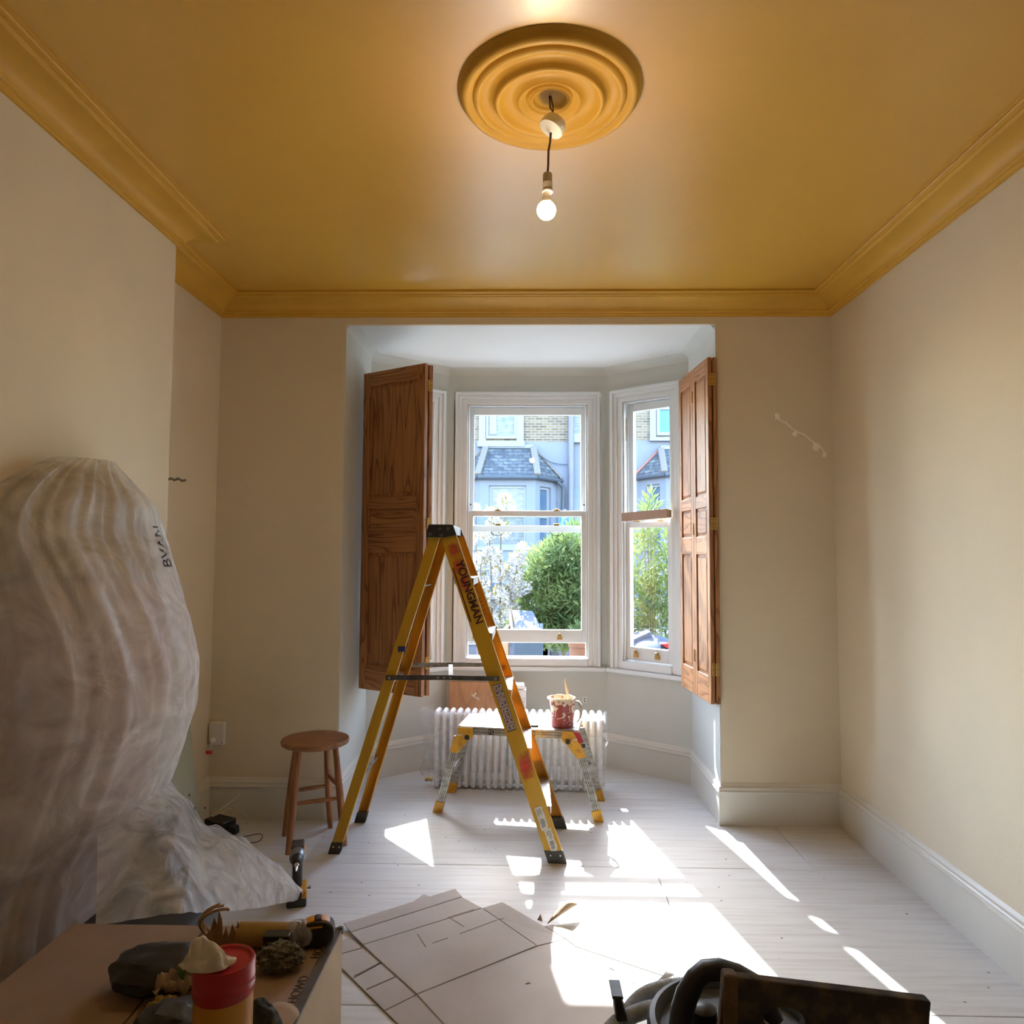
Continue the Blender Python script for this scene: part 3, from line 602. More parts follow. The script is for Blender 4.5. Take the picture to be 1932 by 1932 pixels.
# ------------------------------------------------------------------ yellow stepladder
def ladder():
    root = empty('stepladder', (-.38, 3.66, 0), label='tall yellow fibreglass stepladder standing open in the middle of the room', cat='stepladder')
    TZ = 1.535
    FN = (Vector((.150, 3.428, .0)), Vector((-.385, 3.478, TZ))); FF = (Vector((.175, 3.880, .0)), Vector((-.375, 3.825, TZ)))
    RN = (Vector((-.925, 3.495, .0)), Vector((-.452, 3.482, TZ))); RF = (Vector((-.895, 3.925, .0)), Vector((-.440, 3.822, TZ)))
    def on(st, z): a, b = st; return a.lerp(b, (z - a.z) / (b.z - a.z))
    def stile(nm, st, w, mt, inward):
        a, b = st; d = (b - a).normalized(); side = Vector((d.z, 0, -d.x)).normalized(); n = Vector((0, inward, 0))
        a2 = a + d * .05
        m = M(); t = .005; fl_ = .030
        def strip(o0, o1, n0, n1):
            q = [side * o0 + n * n0, side * o1 + n * n0, side * o1 + n * n1, side * o0 + n * n1]; m.hexa([a2 + p for p in q] + [b + p for p in q])
        strip(-w / 2, w / 2, 0, t); strip(-w / 2, -w / 2 + t, t, fl_); strip(w / 2 - t, w / 2, t, fl_)
        o = m.build(nm, mt, root, bevel=.0012, seg=1)
        f = M(); q = [side * (-w / 2 - .003) - n * .003, side * (w / 2 + .003) - n * .003, side * (w / 2 + .003) + n * (fl_ + .004), side * (-w / 2 - .003) + n * (fl_ + .004)]
        g = lambda p, z: p - d * ((p.z - z) / d.z)
        f.hexa([g(a + p, .0) for p in q] + [g(a + p, .058) for p in q]); o2 = f.build('foot', RUBBER, o, bevel=.004)
        r_ = M()
        for u in (-.25, .3): r_.lathe([(.0045, 0), (.003, .002), (.0005, .0025)], 10, Matrix.Translation(g(a + side * w * u - n * .003, .036)) @ Matrix.Rotation(R(90) * (1 if inward > 0 else -1), 4, 'X'))
        r_.build('rivets', CHROME, o)
        return o, side, d
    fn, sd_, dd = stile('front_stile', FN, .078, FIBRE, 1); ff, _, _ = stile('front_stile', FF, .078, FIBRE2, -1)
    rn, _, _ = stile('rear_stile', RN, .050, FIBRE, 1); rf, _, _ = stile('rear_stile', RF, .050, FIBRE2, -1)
    for z in (.259, .526, .798, 1.065, 1.331):       # treads
        p = on(FN, z); q = on(FF, z); m = M()
        y0, y1 = p.y + .006, q.y - .006; xa = (p.x + q.x) / 2; w = .046
        m.box(xa - w, xa + w + .004, y0, y1, z - .004, z).box(xa + w, xa + w + .004, y0, y1, z - .034, z - .003).box(xa - w, xa - w + .004, y0, y1, z - .030, z - .003)
        for k in range(6): m.box(xa - w + .008 + k * .0145, xa - w + .013 + k * .0145, y0, y1, z, z + .0022)
        o = m.build('tread', ALU, root)
        b = M(); b.bar((xa + .03, y1 - .006, z - .03), (xa - .03, y1 - .006, z - .075 if False else z - .032), .004, .02).build('tread_bracket', ALUD, o)
    for z in (.356, .814, 1.286):
        p = on(RN, z); q = on(RF, z); M().box(p.x - .02, p.x + .02, p.y + .006, q.y - .006, z - .003, z).box(p.x - .02, p.x - .017, p.y + .006, q.y - .006, z - .02, z).build('rear_bar', ALU, root)
    # top: black side plates, bright aluminium platform
    cp = M()
    for y, t in ((3.466, -.008), (3.842, .008)):
        o = M(); T = frame((0, y, 0), (1, 0, 0), (0, 0, 1)); poly = [(-.492, 1.528), (-.482, 1.586), (-.476, 1.592), (-.366, 1.592), (-.358, 1.586), (-.342, 1.540), (-.40, 1.528)]
        o.prism(poly, .010, T if t < 0 else frame((0, y + .01, 0), (1, 0, 0), (0, 0, 1)))
        pz = o.build('top_plate', BLACKP, root, bevel=.003)
        if t < 0:
            r_ = M()
            for x, z in ((-.472, 1.545), (-.425, 1.570), (-.385, 1.570), (-.418, 1.540)): r_.lathe([(.009, 0), (.009, .002), (.0045, .002), (.004, .006), (.0005, .006)], 16, Matrix.Translation((x, 3.455, z)) @ Matrix.Rotation(R(90), 4, 'X'))
            r_.build('bolts', STEEL, pz, smooth=True)
    M().box(-.478, -.366, 3.468, 3.842, 1.585, 1.589).box(-.362, -.358, 3.468, 3.842, 1.545, 1.588).box(-.482, -.478, 3.468, 3.842, 1.545, 1.588).build('top_platform', ALU, root, bevel=.001)
    # spreader bars, with a cross link
    def spread(st_r, st_f, yoff, z, mt, lab):
        a = on(st_r, z - .002); b = on(st_f, z + .004); y0 = a.y + yoff; y1 = b.y + yoff; mid = -.42
        a = Vector((a.x, y0, a.z)); b = Vector((b.x, y1, b.z)); c = a.lerp(b, .52); c.z += .004
        m = M().bar(a - Vector((.02, 0, 0)), c + Vector((.05, 0, 0)), .005, .024).bar(c - Vector((.05, 0, .0)) + Vector((0, yoff * .5, 0)), b + Vector((.02, 0, 0)) + Vector((0, yoff * .3, 0)), .005, .022)
        o = m.build('spreader', mt, root, bevel=.001)
        r_ = M()
        for p in (a, b, c, c + Vector((.03, 0, 0)), c - Vector((.03, 0, 0))): r_.lathe([(.006, 0), (.0055, .004), (.0005, .005)], 12, Matrix.Translation(p + Vector((0, yoff * .9, 0))) @ Matrix.Rotation(R(90) * (1 if yoff < 0 else -1), 4, 'X'))
        r_.build('pivots', ALUD, o); return c
    c1 = spread(RN, FN, -.008, .848, STEEL, ''); c2 = spread(RF, FF, .008, .848, ALUD, '')
    M().bar(c1 + Vector((.03, .01, .004)), c2 + Vector((-.03, -.01, .0)), .022, .003).build('spreader_link', ALUD, root)
    # lettering and stickers on the near front stile
    yf = lambda p: Vector((p.x, p.y - .0012, p.z))
    dn = -dd; up_ = Vector((dd.z, 0, -dd.x))
    def nearT(z, off=0, push=.0008): p = on(FN, z) + sd_ * off; return frame(Vector((p.x, p.y - push, p.z)), dn, up_)
    z0 = at(884, 1119, 3.46).z
    text('lettering', 'YOUNGMAN', .0545, DARKINK, nearT(z0, .010), fn, font_w=.0016, label='dark red printed word on the stile')
    M(nearT(z0, 0)).box(-.138, .138, -.0300, -.0240, 0, .0006).build('underline', DARKINK, fn)
    p = on(FF, z0 - .01); text('faded_lettering', 'YOUNGMAN', .047, GHOSTINK, frame((p.x, p.y - .0065, p.z), dd, up_) @ Matrix.Scale(-1, 4, (1, 0, 0)), ff, label='faded word showing reversed through the far stile')
    zs = at(955, 1334, 3.45).z
    T = nearT(zs, -.004); o = M(T).box(-.116, .116, -.0215, .0215, 0, .0005).build('warning_label', DARKINK, fn, label='narrow pictogram safety label')
    q = M(T); ink = M(T); rnd = random.Random(5)
    for i in range(8):
        for j in range(2):
            x = -.113 + i * .0283; y = -.0198 + j * .0204; q.box(x, x + .0262, y, y + .0192, .0005, .0009)
            for k in range(3):
                a = x + .003 + rnd.random() * .012; b = y + .003 + rnd.random() * .008; ink.box(a, a + .003 + rnd.random() * .007, b, b + .002 + rnd.random() * .005, .0009, .0011)
    q.build('pictogram_fields', PINKLAB, o); ink.build('pictograms', BLACKINK, o)
    for zc, h, w, off in ((.205, .110, .036, -.004), (.105, .105, .034, .006)):
        T = nearT(zc, off); rnd = random.Random(int(zc * 100)); poly = [(-h / 2, -w / 2)]
        for k in range(1, 6): poly.append((-h / 2 + h * k / 6, -w / 2 + (.004 * rnd.random() - .002)))
        poly += [(h / 2, -w / 2), (h / 2 + .004, w / 2 - .006)]
        for k in range(1, 6): poly.append((h / 2 - h * k / 6, w / 2 + (.005 * rnd.random() - .003)))
        poly += [(-h / 2, w / 2)]
        o = M(T).prism(poly, .0006).build('paper_sticker', LABEL, fn, label='torn paper barcode sticker'); k_ = M(T)
        for k in range(12): k_.box(.004 + k * .0032, .004 + k * .0032 + .0008 + .0012 * rnd.random(), -w / 2 + .007, w / 2 - .008, .0006, .0009)
        for k in range(4): k_.box(-h / 2 + .008, -h / 2 + .030 + .02 * rnd.random(), -w / 2 + .007 + k * .006, -w / 2 + .009 + k * .006, .0006, .0009)
        k_.build('barcode', BLACKINK, o)
    for px, py, h, w in ((846, 1038, .085, .055), (858, 1068, .10, .05), (995, 1445, .17, .06), (881, 1100, .10, .045)):
        z = at(px, py, 3.45).z; T = nearT(z, .004, .0004); M(T).box(-h / 2, h / 2, -w / 2, w / 2, 0, .0003).build('spray_mark', SPRAY, fn, label='smudge of orange-red spray paint')
    p = on(RN, .985); M().box(p.x - .005, p.x + .032, p.y - .004, p.y + .012, p.z - .014, p.z + .012).build('tape_scrap', BLUET, rn, bevel=.003, label='scrap of dark blue tape')
ladder()

# ------------------------------------------------------------------ folding work platform
def platform():
    a0 = -R(7.2); T = Matrix.Translation((-.028, 4.185, 0)) @ Matrix.Rotation(a0, 4, 'Z'); B = empty('work_platform', (-.028, 4.185, 0), a0, label='low folding aluminium work platform with yellow hinges before the radiator', cat='work platform')
    L_ = dict(local=True); hx, hy, zt = .325, .150, .480
    for k in range(3):
        y0 = -hy + k * 2 * hy / 3; M().box(-hx, hx, y0 + .001, y0 + 2 * hy / 3 - .001, zt - .008, zt).build('top_plank', ALU, B, bevel=.0015, **L_)
    for s_ in (-1, 1):
        m = M(); y0, y1 = sorted((s_ * (hy + .001), s_ * (hy + .019))); m.box(-hx, hx, y0, y1, zt - .046, zt - .001)
        o = m.build('side_rail', ALUD, B, bevel=.002, **L_); g = M()
        for zz in (zt - .016, zt - .030): g.box(-hx + .05, hx - .05, s_ * (hy + .0185) - .001, s_ * (hy + .0185) + .001, zz, zz + .003)
        g.build('rail_groove', STEEL, o, **L_)
        m = M(); x0, x1 = sorted((s_ * hx, s_ * (hx + .014))); m.box(x0, x1, -hy, hy, zt - .040, zt - .001).build('end_rail', ALU, B, bevel=.002, **L_)
    for sx in (-1, 1):
        for sy in (-1, 1):
            yy = sy * (hy + .012); top = Vector((sx * (hx + .012), yy, zt - .06)); foot = Vector((sx * (hx + .125), yy + sy * .004, .0)); d = (foot - top).normalized()
            l_ = M().bar(top, foot - d * .03, .024, .042, (0, 1, 0)); l_ = M(); up_ = Vector((0, 1, 0)); l_.bar(top, foot - d * .028, .044, .022, up_)
            o = l_.build('leg', ALUD, B, bevel=.002, **L_); g = M()
            sd2 = d.cross(up_).normalized()
            for q in (-.010, 0, .010): g.bar(top + sd2 * q + Vector((0, sy * .0113, 0)), foot - d * .04 + sd2 * q + Vector((0, sy * .0113, 0)), .003, .0015, up_)
            g.build('leg_groove', STEEL, o, **L_)
            f = M(); w2 = sd2 * .026; n2 = Vector((0, .016, 0)); zf = lambda p: p - d * ((p.z - 0) / d.z)
            tp = foot - d * .062
            f.hexa([zf(tp + p) for p in (-w2 - n2, w2 - n2, w2 + n2, -w2 + n2)] + [tp + p for p in (-w2 - n2, w2 - n2, w2 + n2, -w2 + n2)])
            f.build('foot', YPLAS, o, bevel=.004, **L_)
            # yellow hinge plates: one fixed to the rail, one to the leg, turning on a big rivet
            yo = sy * (hy + .026); Tp = frame((sx * hx, yo, zt), (-sx, 0, 0), (0, 0, 1))
            poly = [(-.012, -.004), (.075, -.004), (.078, -.046), (.066, -.066), (.048, -.076), (.030, -.070), (.016, -.044), (-.012, -.040)]
            h_ = M(); h_.prism([(p[0], p[1]) for p in poly], .005, Tp)
            dl = Vector((sx * .11, 0, -.45)).normalized(); ax = Vector((dl.z * -sx, 0, dl.x * sx))
            hb = h_.build('hinge_bracket', YPLAS, B, bevel=.0015, **L_)
            q0 = Vector((sx * (hx + .004), yo + sy * .004, zt - .050)); m = M()
            P = [q0 + Vector((sx * -.052, 0, -.004)), q0 + Vector((sx * .016, 0, .004)), top + d * .085 + sd2 * .024 * 1, top + d * .085 - sd2 * .024, q0 + Vector((sx * -.050, 0, -.030))]
            cx_ = sum((p.x for p in P)) / 5; P = sorted(P, key=lambda p: math.atan2(p.z - (zt - .08), p.x - cx_))
            vs = [Vector((p.x, yo + sy * .003, p.z)) for p in P] + [Vector((p.x, yo + sy * .008, p.z)) for p in P]
            m.add(vs, [tuple(range(5))[::-1], tuple(range(5, 10))] + [(i, (i + 1) % 5, 5 + (i + 1) % 5, 5 + i) for i in range(5)]); m.build('hinge_plate', YPLAS, hb, **L_)
            r_ = M(); r_.lathe([(.014, 0), (.014, .005), (.008, .006), (.0075, .003), (.0005, .003)], 18, Matrix.Translation((sx * (hx - .042), yo + sy * .006, zt - .058)) @ Matrix.Rotation(R(90) * (1 if sy < 0 else -1), 4, 'X')); r_.build('pivot_rivet', RUBBER, hb, smooth=True, **L_)
            s2 = M()
            for x, z in ((.012, -.014), (.030, -.026), (.060, -.014), (.064, -.030)): s2.lathe([(.0055, 0), (.005, .002), (.0005, .003)], 10, Matrix.Translation((sx * (hx - x), yo + sy * .001 + (0 if sy < 0 else .005), zt + z)) @ Matrix.Rotation(R(90) * (1 if sy < 0 else -1), 4, 'X'))
            s2.build('small_rivets', YPLAS, hb, **L_)
        M().box(*(sorted((sx * (hx + .06), sx * (hx + .072)))), -hy, hy, .185, .215).build('leg_brace', ALU, B, **L_)
    yo = -(hy + .036)
    M().add([(hx - .012, yo, zt - .004), (hx + .022, yo, zt - .006), (hx + .045, yo, zt - .056), (hx + .018, yo, zt - .064), (hx + .004, yo, zt - .034), (hx - .012, yo + .008, zt - .004), (hx + .022, yo + .008, zt - .006), (hx + .045, yo + .008, zt - .056), (hx + .018, yo + .008, zt - .064), (hx + .004, yo + .008, zt - .034)],
            [(4, 3, 2, 1, 0), (5, 6, 7, 8, 9), (0, 1, 6, 5), (1, 2, 7, 6), (2, 3, 8, 7), (3, 4, 9, 8), (4, 0, 5, 9)]).build('lock_lever', REDP, B, bevel=.001, label='red locking lever', **L_)
    lb = M().box(-.165, -.128, -(hy + .021), -(hy + .018), zt - .040, zt - .010).build('maker_label', BLACKINK, B, **L_)
    text('lettering', 'YO', .030, LABEL, Matrix.Translation((-.146, -(hy + .0215), zt - .025)) @ Matrix.Rotation(R(90), 4, 'X'), B, local=True)
    lb = M().box(.075, .100, -(hy + .021), -(hy + .018), zt - .040, zt - .010).build('maker_label', BLACKINK, B, **L_)
    text('lettering', 'O', .026, LABEL, Matrix.Translation((.088, -(hy + .0215), zt - .025)) @ Matrix.Rotation(R(90), 4, 'X'), B, local=True)
    M().box(hx + .010, hx + .052, -(hy + .031), -(hy + .028), zt - .088, zt - .066).build('side_label', BLACKINK, B, label='small dark sticker', **L_)
    # things on the platform
    kx, ky = .244, -.070; K = T @ Vector((kx, ky, zt)); z = zt
    kt = empty('paint_kettle', K, a0, label='red paint kettle crusted with cream paint, standing on the work platform', cat='paint kettle')
    KT = Matrix()
    M().lathe([(.058, 0), (.063, .003), (.064, .010), (.0675, .110), (.071, .120), (.073, .150), (.074, .160), (.070, .162), (.068, .150), (.065, .118), (.060, .012), (.0005, .010)], 48).build('body', KETTLE, kt, smooth=True, sharp=50, **L_)
    def rimf(u, v):
        a = 2 * PI * u; w = v * 2 * PI; lip = .012 * max(0, math.cos(a - PI)) ** 6; d = .004 * noise.noise(Vector((math.cos(a) * 3, math.sin(a) * 3, 7)))
        dr = .016 * (.6 + .6 * noise.noise(Vector((math.cos(a) * 4, math.sin(a) * 4, 2)))) if math.sin(w) < 0 else .004
        return ((.0715 + lip + .0040 * math.cos(w) + .0) * math.cos(a), (.0715 + lip + .0040 * math.cos(w)) * math.sin(a), .158 + d + dr * math.sin(w))
    M().grid(rimf, 64, 10, True).build('rim', CREAMP, kt, smooth=True, **L_)
    M().lathe([(.0005, .100), (.066, .100)], 40, caps=False).build('paint', CREAMP, kt, label='cream paint inside', **L_)
    hp = [(.070, 0, .140), (.088, 0, .138), (.104, 0, .115), (.108, 0, .085), (.100, 0, .050), (.082, 0, .022), (.062, 0, .016)]
    m = M()
    for p, q in zip(hp, hp[1:]): m.bar(p, q, .020, .005, (0, 1, 0)) if False else m.hexa([(p[0] - .006, -.012, p[2] - .003), (p[0] + .007, -.012, p[2] + .004), (p[0] + .007, .012, p[2] + .004), (p[0] - .006, .012, p[2] - .003), (q[0] - .006, -.012, q[2] - .003), (q[0] + .007, -.012, q[2] + .004), (q[0] + .007, .012, q[2] + .004), (q[0] - .006, .012, q[2] - .003)])
    m.build('handle', mat('paint_smeared_handle', (.30, .26, .20), .5, (.55, .5, .42), 40), kt, **L_)
    bt = T @ Vector((kx + .022, ky + .01, zt)); m = M()
    pts = [Vector((bt.x + .012, bt.y, zt + .102)), Vector((bt.x + .008, bt.y, zt + .16)), Vector((bt.x + .004, bt.y, zt + .195)), Vector((bt.x, bt.y, zt + .225)), Vector((bt.x - .003, bt.y, zt + .25)), Vector((bt.x - .004, bt.y, zt + .262))]
    br = empty('paint_brush', bt + Vector((.012, 0, .102)), label='cream-splashed paint brush handle sticking up out of the red kettle', cat='paint brush')
    M().tube(pts, [.006, .005, .0085, .009, .0085, .004], 12).build('handle', CREAMP, br, smooth=True)
    M().box(bt.x, bt.x + .028, bt.y - .008, bt.y + .008, zt + .062, zt + .112).build('ferrule', ALUD, br, bevel=.003)
    k0 = T @ Vector((.035, -.118, zt + .006)); k1 = T @ Vector((.150, -.112, zt + .006))
    kn = empty('filling_knife', k0 - Vector((0, 0, .006)), label='black-handled filling knife lying on the platform edge in front of the kettle', cat='knife')
    M().bar(k0, k0.lerp(k1, .68), .020, .011).build('handle', BLACKP, kn, bevel=.004)
    M().bar(k0.lerp(k1, .68), k1, .024, .0015).build('blade', CHROME, kn)
platform()

# ------------------------------------------------------------------ column radiator, its wrapping and valves
def radiator():
    a = Vector((-.553, 4.475, 0)); b = Vector((.452, 4.425, 0)); d = (b - a); n = 23; rz = math.atan2(d.y, d.x); T = Matrix.Translation((a.x, a.y, 0)) @ Matrix.Rotation(rz, 4, 'Z')
    root = empty('column_radiator', a, rz, label='white column radiator standing loose on the bay floor behind the work platform', cat='radiator'); L_ = dict(local=True)
    s = M(); r = .0145; H = .478; dp = .10
    def loop(y0, y1):
        pts = [(0, y0, .030), (0, y0, H - .035)]
        for k in range(1, 6): t = PI / 2 * k / 6; pts.append((0, y0 + .03 * (1 - math.cos(t)), H - .035 + .022 * math.sin(t)))
        pts += [(0, y0 + .03, H - .013), (0, y1 - .03, H - .013)]
        for k in range(1, 6): t = PI / 2 * (1 - k / 6); pts.append((0, y1 - .03 * (1 - math.cos(t)), H - .035 + .022 * math.sin(t)))
        pts += [(0, y1, H - .035), (0, y1, .030)]
        for k in range(1, 5): t = PI / 2 * k / 5; pts.append((0, y1 - .02 * (1 - math.cos(t)), .030 - .014 * math.sin(t)))
        pts += [(0, y1 - .02, .016), (0, y0 + .02, .016)]
        for k in range(1, 5): t = PI / 2 * (1 - k / 5); pts.append((0, y0 + .02 * (1 - math.cos(t)), .030 - .014 * math.sin(t)))
        return pts
    s.tube(loop(0, dp), r, 12, closed=True); s.tube([(0, dp / 2, .02), (0, dp / 2, H - .012)], r, 10)
    for z in (.045, H - .045):
        s.lathe([(.019, -.0222), (.019, .0222)], 14, Matrix.Translation((0, dp / 2, z)) @ Matrix.Rotation(R(90), 4, 'Y')); s.lathe([(.024, -.012), (.024, .012)], 14, Matrix.Translation((0, dp / 2, z)) @ Matrix.Rotation(R(90), 4, 'Y'))
    p = None
    for i in range(n):
        x = d.length * i / (n - 1)
        if i == 0: p = s.build('radiator_section', RADW, root, smooth=True, **L_); o = p
        else: o = p.copy(); link(o); o.parent = root; W[o] = W[root]
        o.location = (x, 0, 0)
    v = M(); v.lathe([(.013, 0), (.013, .018), (.009, .020), (.009, .03), (.014, .032), (.014, .046), (.006, .048)], 16, Matrix.Translation((-.03, dp / 2 - .02, .045)) @ Matrix.Rotation(R(-90), 4, 'Y')); v.build('tail_valve', BRASS, root, smooth=True, sharp=30, label='brass tail on the end section', **L_)
    # wrap
    w = empty('plastic_wrap', T @ Vector((d.length / 2, .05, 0)), rz, label='crumpled clear plastic wrap hanging around the white radiator', cat='plastic wrap')
    TW = T
    Ld = d.length
    def front(u, v):
        x = -.03 + u * (Ld + .06); z = .03 + v * .455; q = .014 + .014 * noise.fractal(Vector((x * 7, z * 3, 1)), 1, 2, 4); return TW @ Vector((x, -r - q, z))
    M().grid(front, 60, 26).build('front_sheet', CLEARF, w, smooth=True)
    def endl(u, v):
        y = -.02 + u * .14; z = .06 + v * .43; q = .05 + .045 * noise.fractal(Vector((y * 12, z * 9, 4)), 1, 2, 4); return TW @ Vector((-.02 - q * math.sin(PI * u) - .015, y, z))
    M().grid(endl, 16, 30).build('end_sheet', CLEARF, w, smooth=True)
    def endr(u, v):
        y = -.02 + u * .14; z = .03 + v * .455; q = .02 + .02 * noise.fractal(Vector((y * 12, z * 9, 9)), 1, 2, 4); return TW @ Vector((Ld + .018 + q * math.sin(PI * u), y, z))
    M().grid(endr, 16, 24).build('end_sheet', CLEARF, w, smooth=True)
    c = [at(824, 1362, 4.44), at(822, 1388, 4.44), at(813, 1402, 4.44), at(808, 1424, 4.44), at(810, 1440, 4.44), at(818, 1452, 4.44), at(830, 1460, 4.44), at(834, 1468, 4.44)]
    def tail(u, v):
        t = v * (len(c) - 1); i = min(int(t), len(c) - 2); p = c[i].lerp(c[i + 1], t - i); q = noise.fractal(Vector((u * 3, v * 7, 2)), 1, 2, 4)
        return p + Vector(((u - .5) * .05 + .012 * q, .035 * (u - .5) + .02 * math.sin(6 * u + 5 * v), .010 * q))
    M().grid(tail, 10, 46).build('hanging_tail', CLEARF, w, smooth=True)
radiator()
def valve():
    p = fl(1150, 1441, 0); x, y = p.x, p.y - .012; zb = at(1150, 1420, y).z
    root = empty('radiator_valve', (x, y, 0), label='upright brass radiator valve on a pipe stub beside the radiator', cat='valve')
    M().tube([(x, y, 0), (x, y, .09)], .0075, 12).build('pipe_stub', TRIM, root, smooth=True)
    M().lathe([(.013, .075), (.013, .082), (.010, .084), (.012, .090), (.016, .096), (.018, .108), (.016, .118), (.011, .124), (.013, .128), (.010, .150), (.008, .164), (.007, .166), (.0055, .184), (.0005, .186)], 20, Matrix.Translation((x, y, 0))).build('valve_body', BRASS, root, smooth=True, sharp=30)
    M().lathe([(.007, .012), (.007, .022), (.012, .024), (.012, .034), (.004, .036)], 14, Matrix.Translation((x, y, .106)) @ Matrix.Rotation(R(-90), 4, 'Y')).build('side_port', BRASS, root, smooth=True, sharp=30)
valve()
def socket_far():
    p = at(1103, 1321, 4.985); x, z = p.x, p.z; y = 4.99
    root = empty('wall_socket', (x, y, z - .022), label='small white wall outlet above the radiator valve in the bay', cat='socket')
    M().box(x - .015, x + .015, y - .008, y, z - .022, z + .022).build('faceplate', WPLAS, root, bevel=.002)
    for zz in (.009, -.008): M().lathe([(.0045, 0), (.0045, .001)], 12, Matrix.Translation((x, y - .0078, z + zz)) @ Matrix.Rotation(R(90), 4, 'X')).build('socket_hole', BLACKP, root)
socket_far()
# ply panel and white case behind the radiator
pl_ = M(); x0, x1 = at(848, 1284, 4.92).x, -.02
zt = .57
pl_.hexa([(x0, 4.80, 0), (x1 - .11, 4.80, 0), (x1 - .11, 4.812, 0), (x0, 4.812, 0), (x0, 4.925, zt), (x1 - .11, 4.925, zt), (x1 - .11, 4.937, zt), (x0, 4.937, zt)])
po = pl_.build('plywood_panel', PLYW, bevel=.001, label='reddish plywood panel leaning on the bay wall behind the radiator', cat='panel')
q = M(); c = at(893, 1315, 4.89); rnd = random.Random(2)
for a, l, w in ((.9, .03, .010), (2.2, .02, .008), (-.5, .05, .004), (-.25, .045, .003)):
    e = c + Vector((math.cos(a) * l, 0, math.sin(a) * l)); f_ = lambda p: Vector((p.x, 4.80 + .125 * p.z / zt - .0008, p.z)); q.bar(f_(c), f_(e), w, .0008, (0, 1, 0))
q.build('paint_smear', WPLAS, po, label='smear of white paint')
def whitecase():
    p = at(993, 1300, 4.74); x1 = p.x; x0 = x1 - .115; root = empty('white_case', ((x0 + x1) / 2, 4.80, 0), label='white metal case standing behind the radiator, next to the plywood', cat='case')
    M().box(x0, x1, 4.74, 4.88, 0, .555).build('body', WPLAS, root, bevel=.006)
    M().box(x0 + .004, x1 - .012, 4.75, 4.875, .555, .585).box(x0 + .012, x1 - .03, 4.742, 4.76, .560, .575).build('lid', RADW, root, bevel=.008)
    for z in (.50, .48): M().lathe([(.003, 0), (.003, .002)], 10, Matrix.Translation((x1 - .016, 4.7395, z)) @ Matrix.Rotation(R(90), 4, 'X')).build('indicator', BLACKP, root)
whitecase()
# cardboard tray resting on the meeting rail of the right window
T, Ln = wall_T(BC_, BD)
a = at(1172, 976, 4.80); b = at(1258, 968, 4.62)
o = M(); hh = .058
d = (b - a).normalized(); n = Vector((-d.y, d.x, 0)).normalized(); t = n * .05
o.hexa([a - Vector((0, 0, hh / 2)), b - Vector((0, 0, hh / 2)), b + t - Vector((0, 0, hh / 2)), a + t - Vector((0, 0, hh / 2)), a + Vector((0, 0, hh / 2)), b + Vector((0, 0, hh / 2)), b + t + Vector((0, 0, hh / 2)), a + t + Vector((0, 0, hh / 2))])
ct = o.build('cardboard_tray', TRAYC, bevel=.002, label='slim brown cardboard carton resting tilted on a sash rail', cat='carton')
e = b + n * .0255; M().hexa([b + Vector((0, 0, -hh / 2 + .002)), b + d * .012 + Vector((0, 0, -hh / 2 + .004)), b + d * .012 + t + Vector((0, 0, -hh / 2 + .004)), b + t + Vector((0, 0, -hh / 2 + .002)), b + Vector((0, 0, hh / 2 - .002)), b + d * .012 + Vector((0, 0, hh / 2 - .006)), b + d * .012 + t + Vector((0, 0, hh / 2 - .006)), b + t + Vector((0, 0, hh / 2 - .002))]).build('end_flap', BEIGEP, ct)

# ------------------------------------------------------------------ socket, cables and adapter in the alcove corner
def alcove_socket():
    p = at(411, 1383, YW - .01); x, z = p.x, p.z; y = YW
    root = empty('double_socket', (x, y, z - .063), label='white wall socket box with a plug and red tag, beside the alcove corner', cat='socket')
    M().box(x - .043, x + .043, y - .030, y, z - .063, z + .063).build('faceplate', WPLAS, root, bevel=.006, seg=3)
    M().lathe([(.012, 0), (.014, .004), (.012, .03), (.006, .036)], 16, Matrix.Translation((x - .012, y - .03, z - .028)) @ Matrix.Rotation(R(90), 4, 'X')).build('plug', WPLAS, root, smooth=True)
    m = M()
    for q in (-.034, .034): m.lathe([(.003, 0), (.003, .001)], 10, Matrix.Translation((x + q, y - .0302, z - .048)) @ Matrix.Rotation(R(90), 4, 'X'))
    m.build('screw', STEEL, root)
    c = M().tube([(x - .012, y - .065, z - .03), (x - .016, y - .062, z - .07), (x - .022, y - .055, z - .10), (x - .042, y - .045, z - .20), (x - .055, y - .05, z - .30)], .0025, 8).build('plug_lead', WPLAS, root, smooth=True)
    M().box(x - .040, x - .004, y - .066, y - .063, z - .100, z - .080).build('cable_tag', REDTAG, root, bevel=.001, label='small red tag on the lead')
alcove_socket()
def wire(name, pts, r, m, lab, cat, res=8, par=None):
    cu = []; P = [Vector(p) for p in pts]
    for i in range(len(P) - 1):
        p0 = P[max(i - 1, 0)]; p1 = P[i]; p2 = P[i + 1]; p3 = P[min(i + 2, len(P) - 1)]
        for k in range(res):
            t = k / res; cu.append(.5 * ((2 * p1) + (p2 - p0) * t + (2 * p0 - 5 * p1 + 4 * p2 - p3) * t * t + (3 * p1 - p0 - 3 * p2 + p3) * t ** 3))
    cu.append(P[-1]); o = M().tube(cu, r, 8).build(name, m, par, smooth=True)
    if lab: tag(o, lab, cat)
    return o
y_ = 3.86
wire('white_cable', [at(398, 1545, 3.80), at(404, 1528, y_), at(420, 1512, y_), at(452, 1500, y_), fl(400, 1540, .10), at(432, 1527, y_), at(455, 1530, 3.84), at(468, 1545, 3.80), fl(464, 1556, .004)], .0016, WPLAS, 'thin white cable looping loosely against the alcove skirting', 'cable')
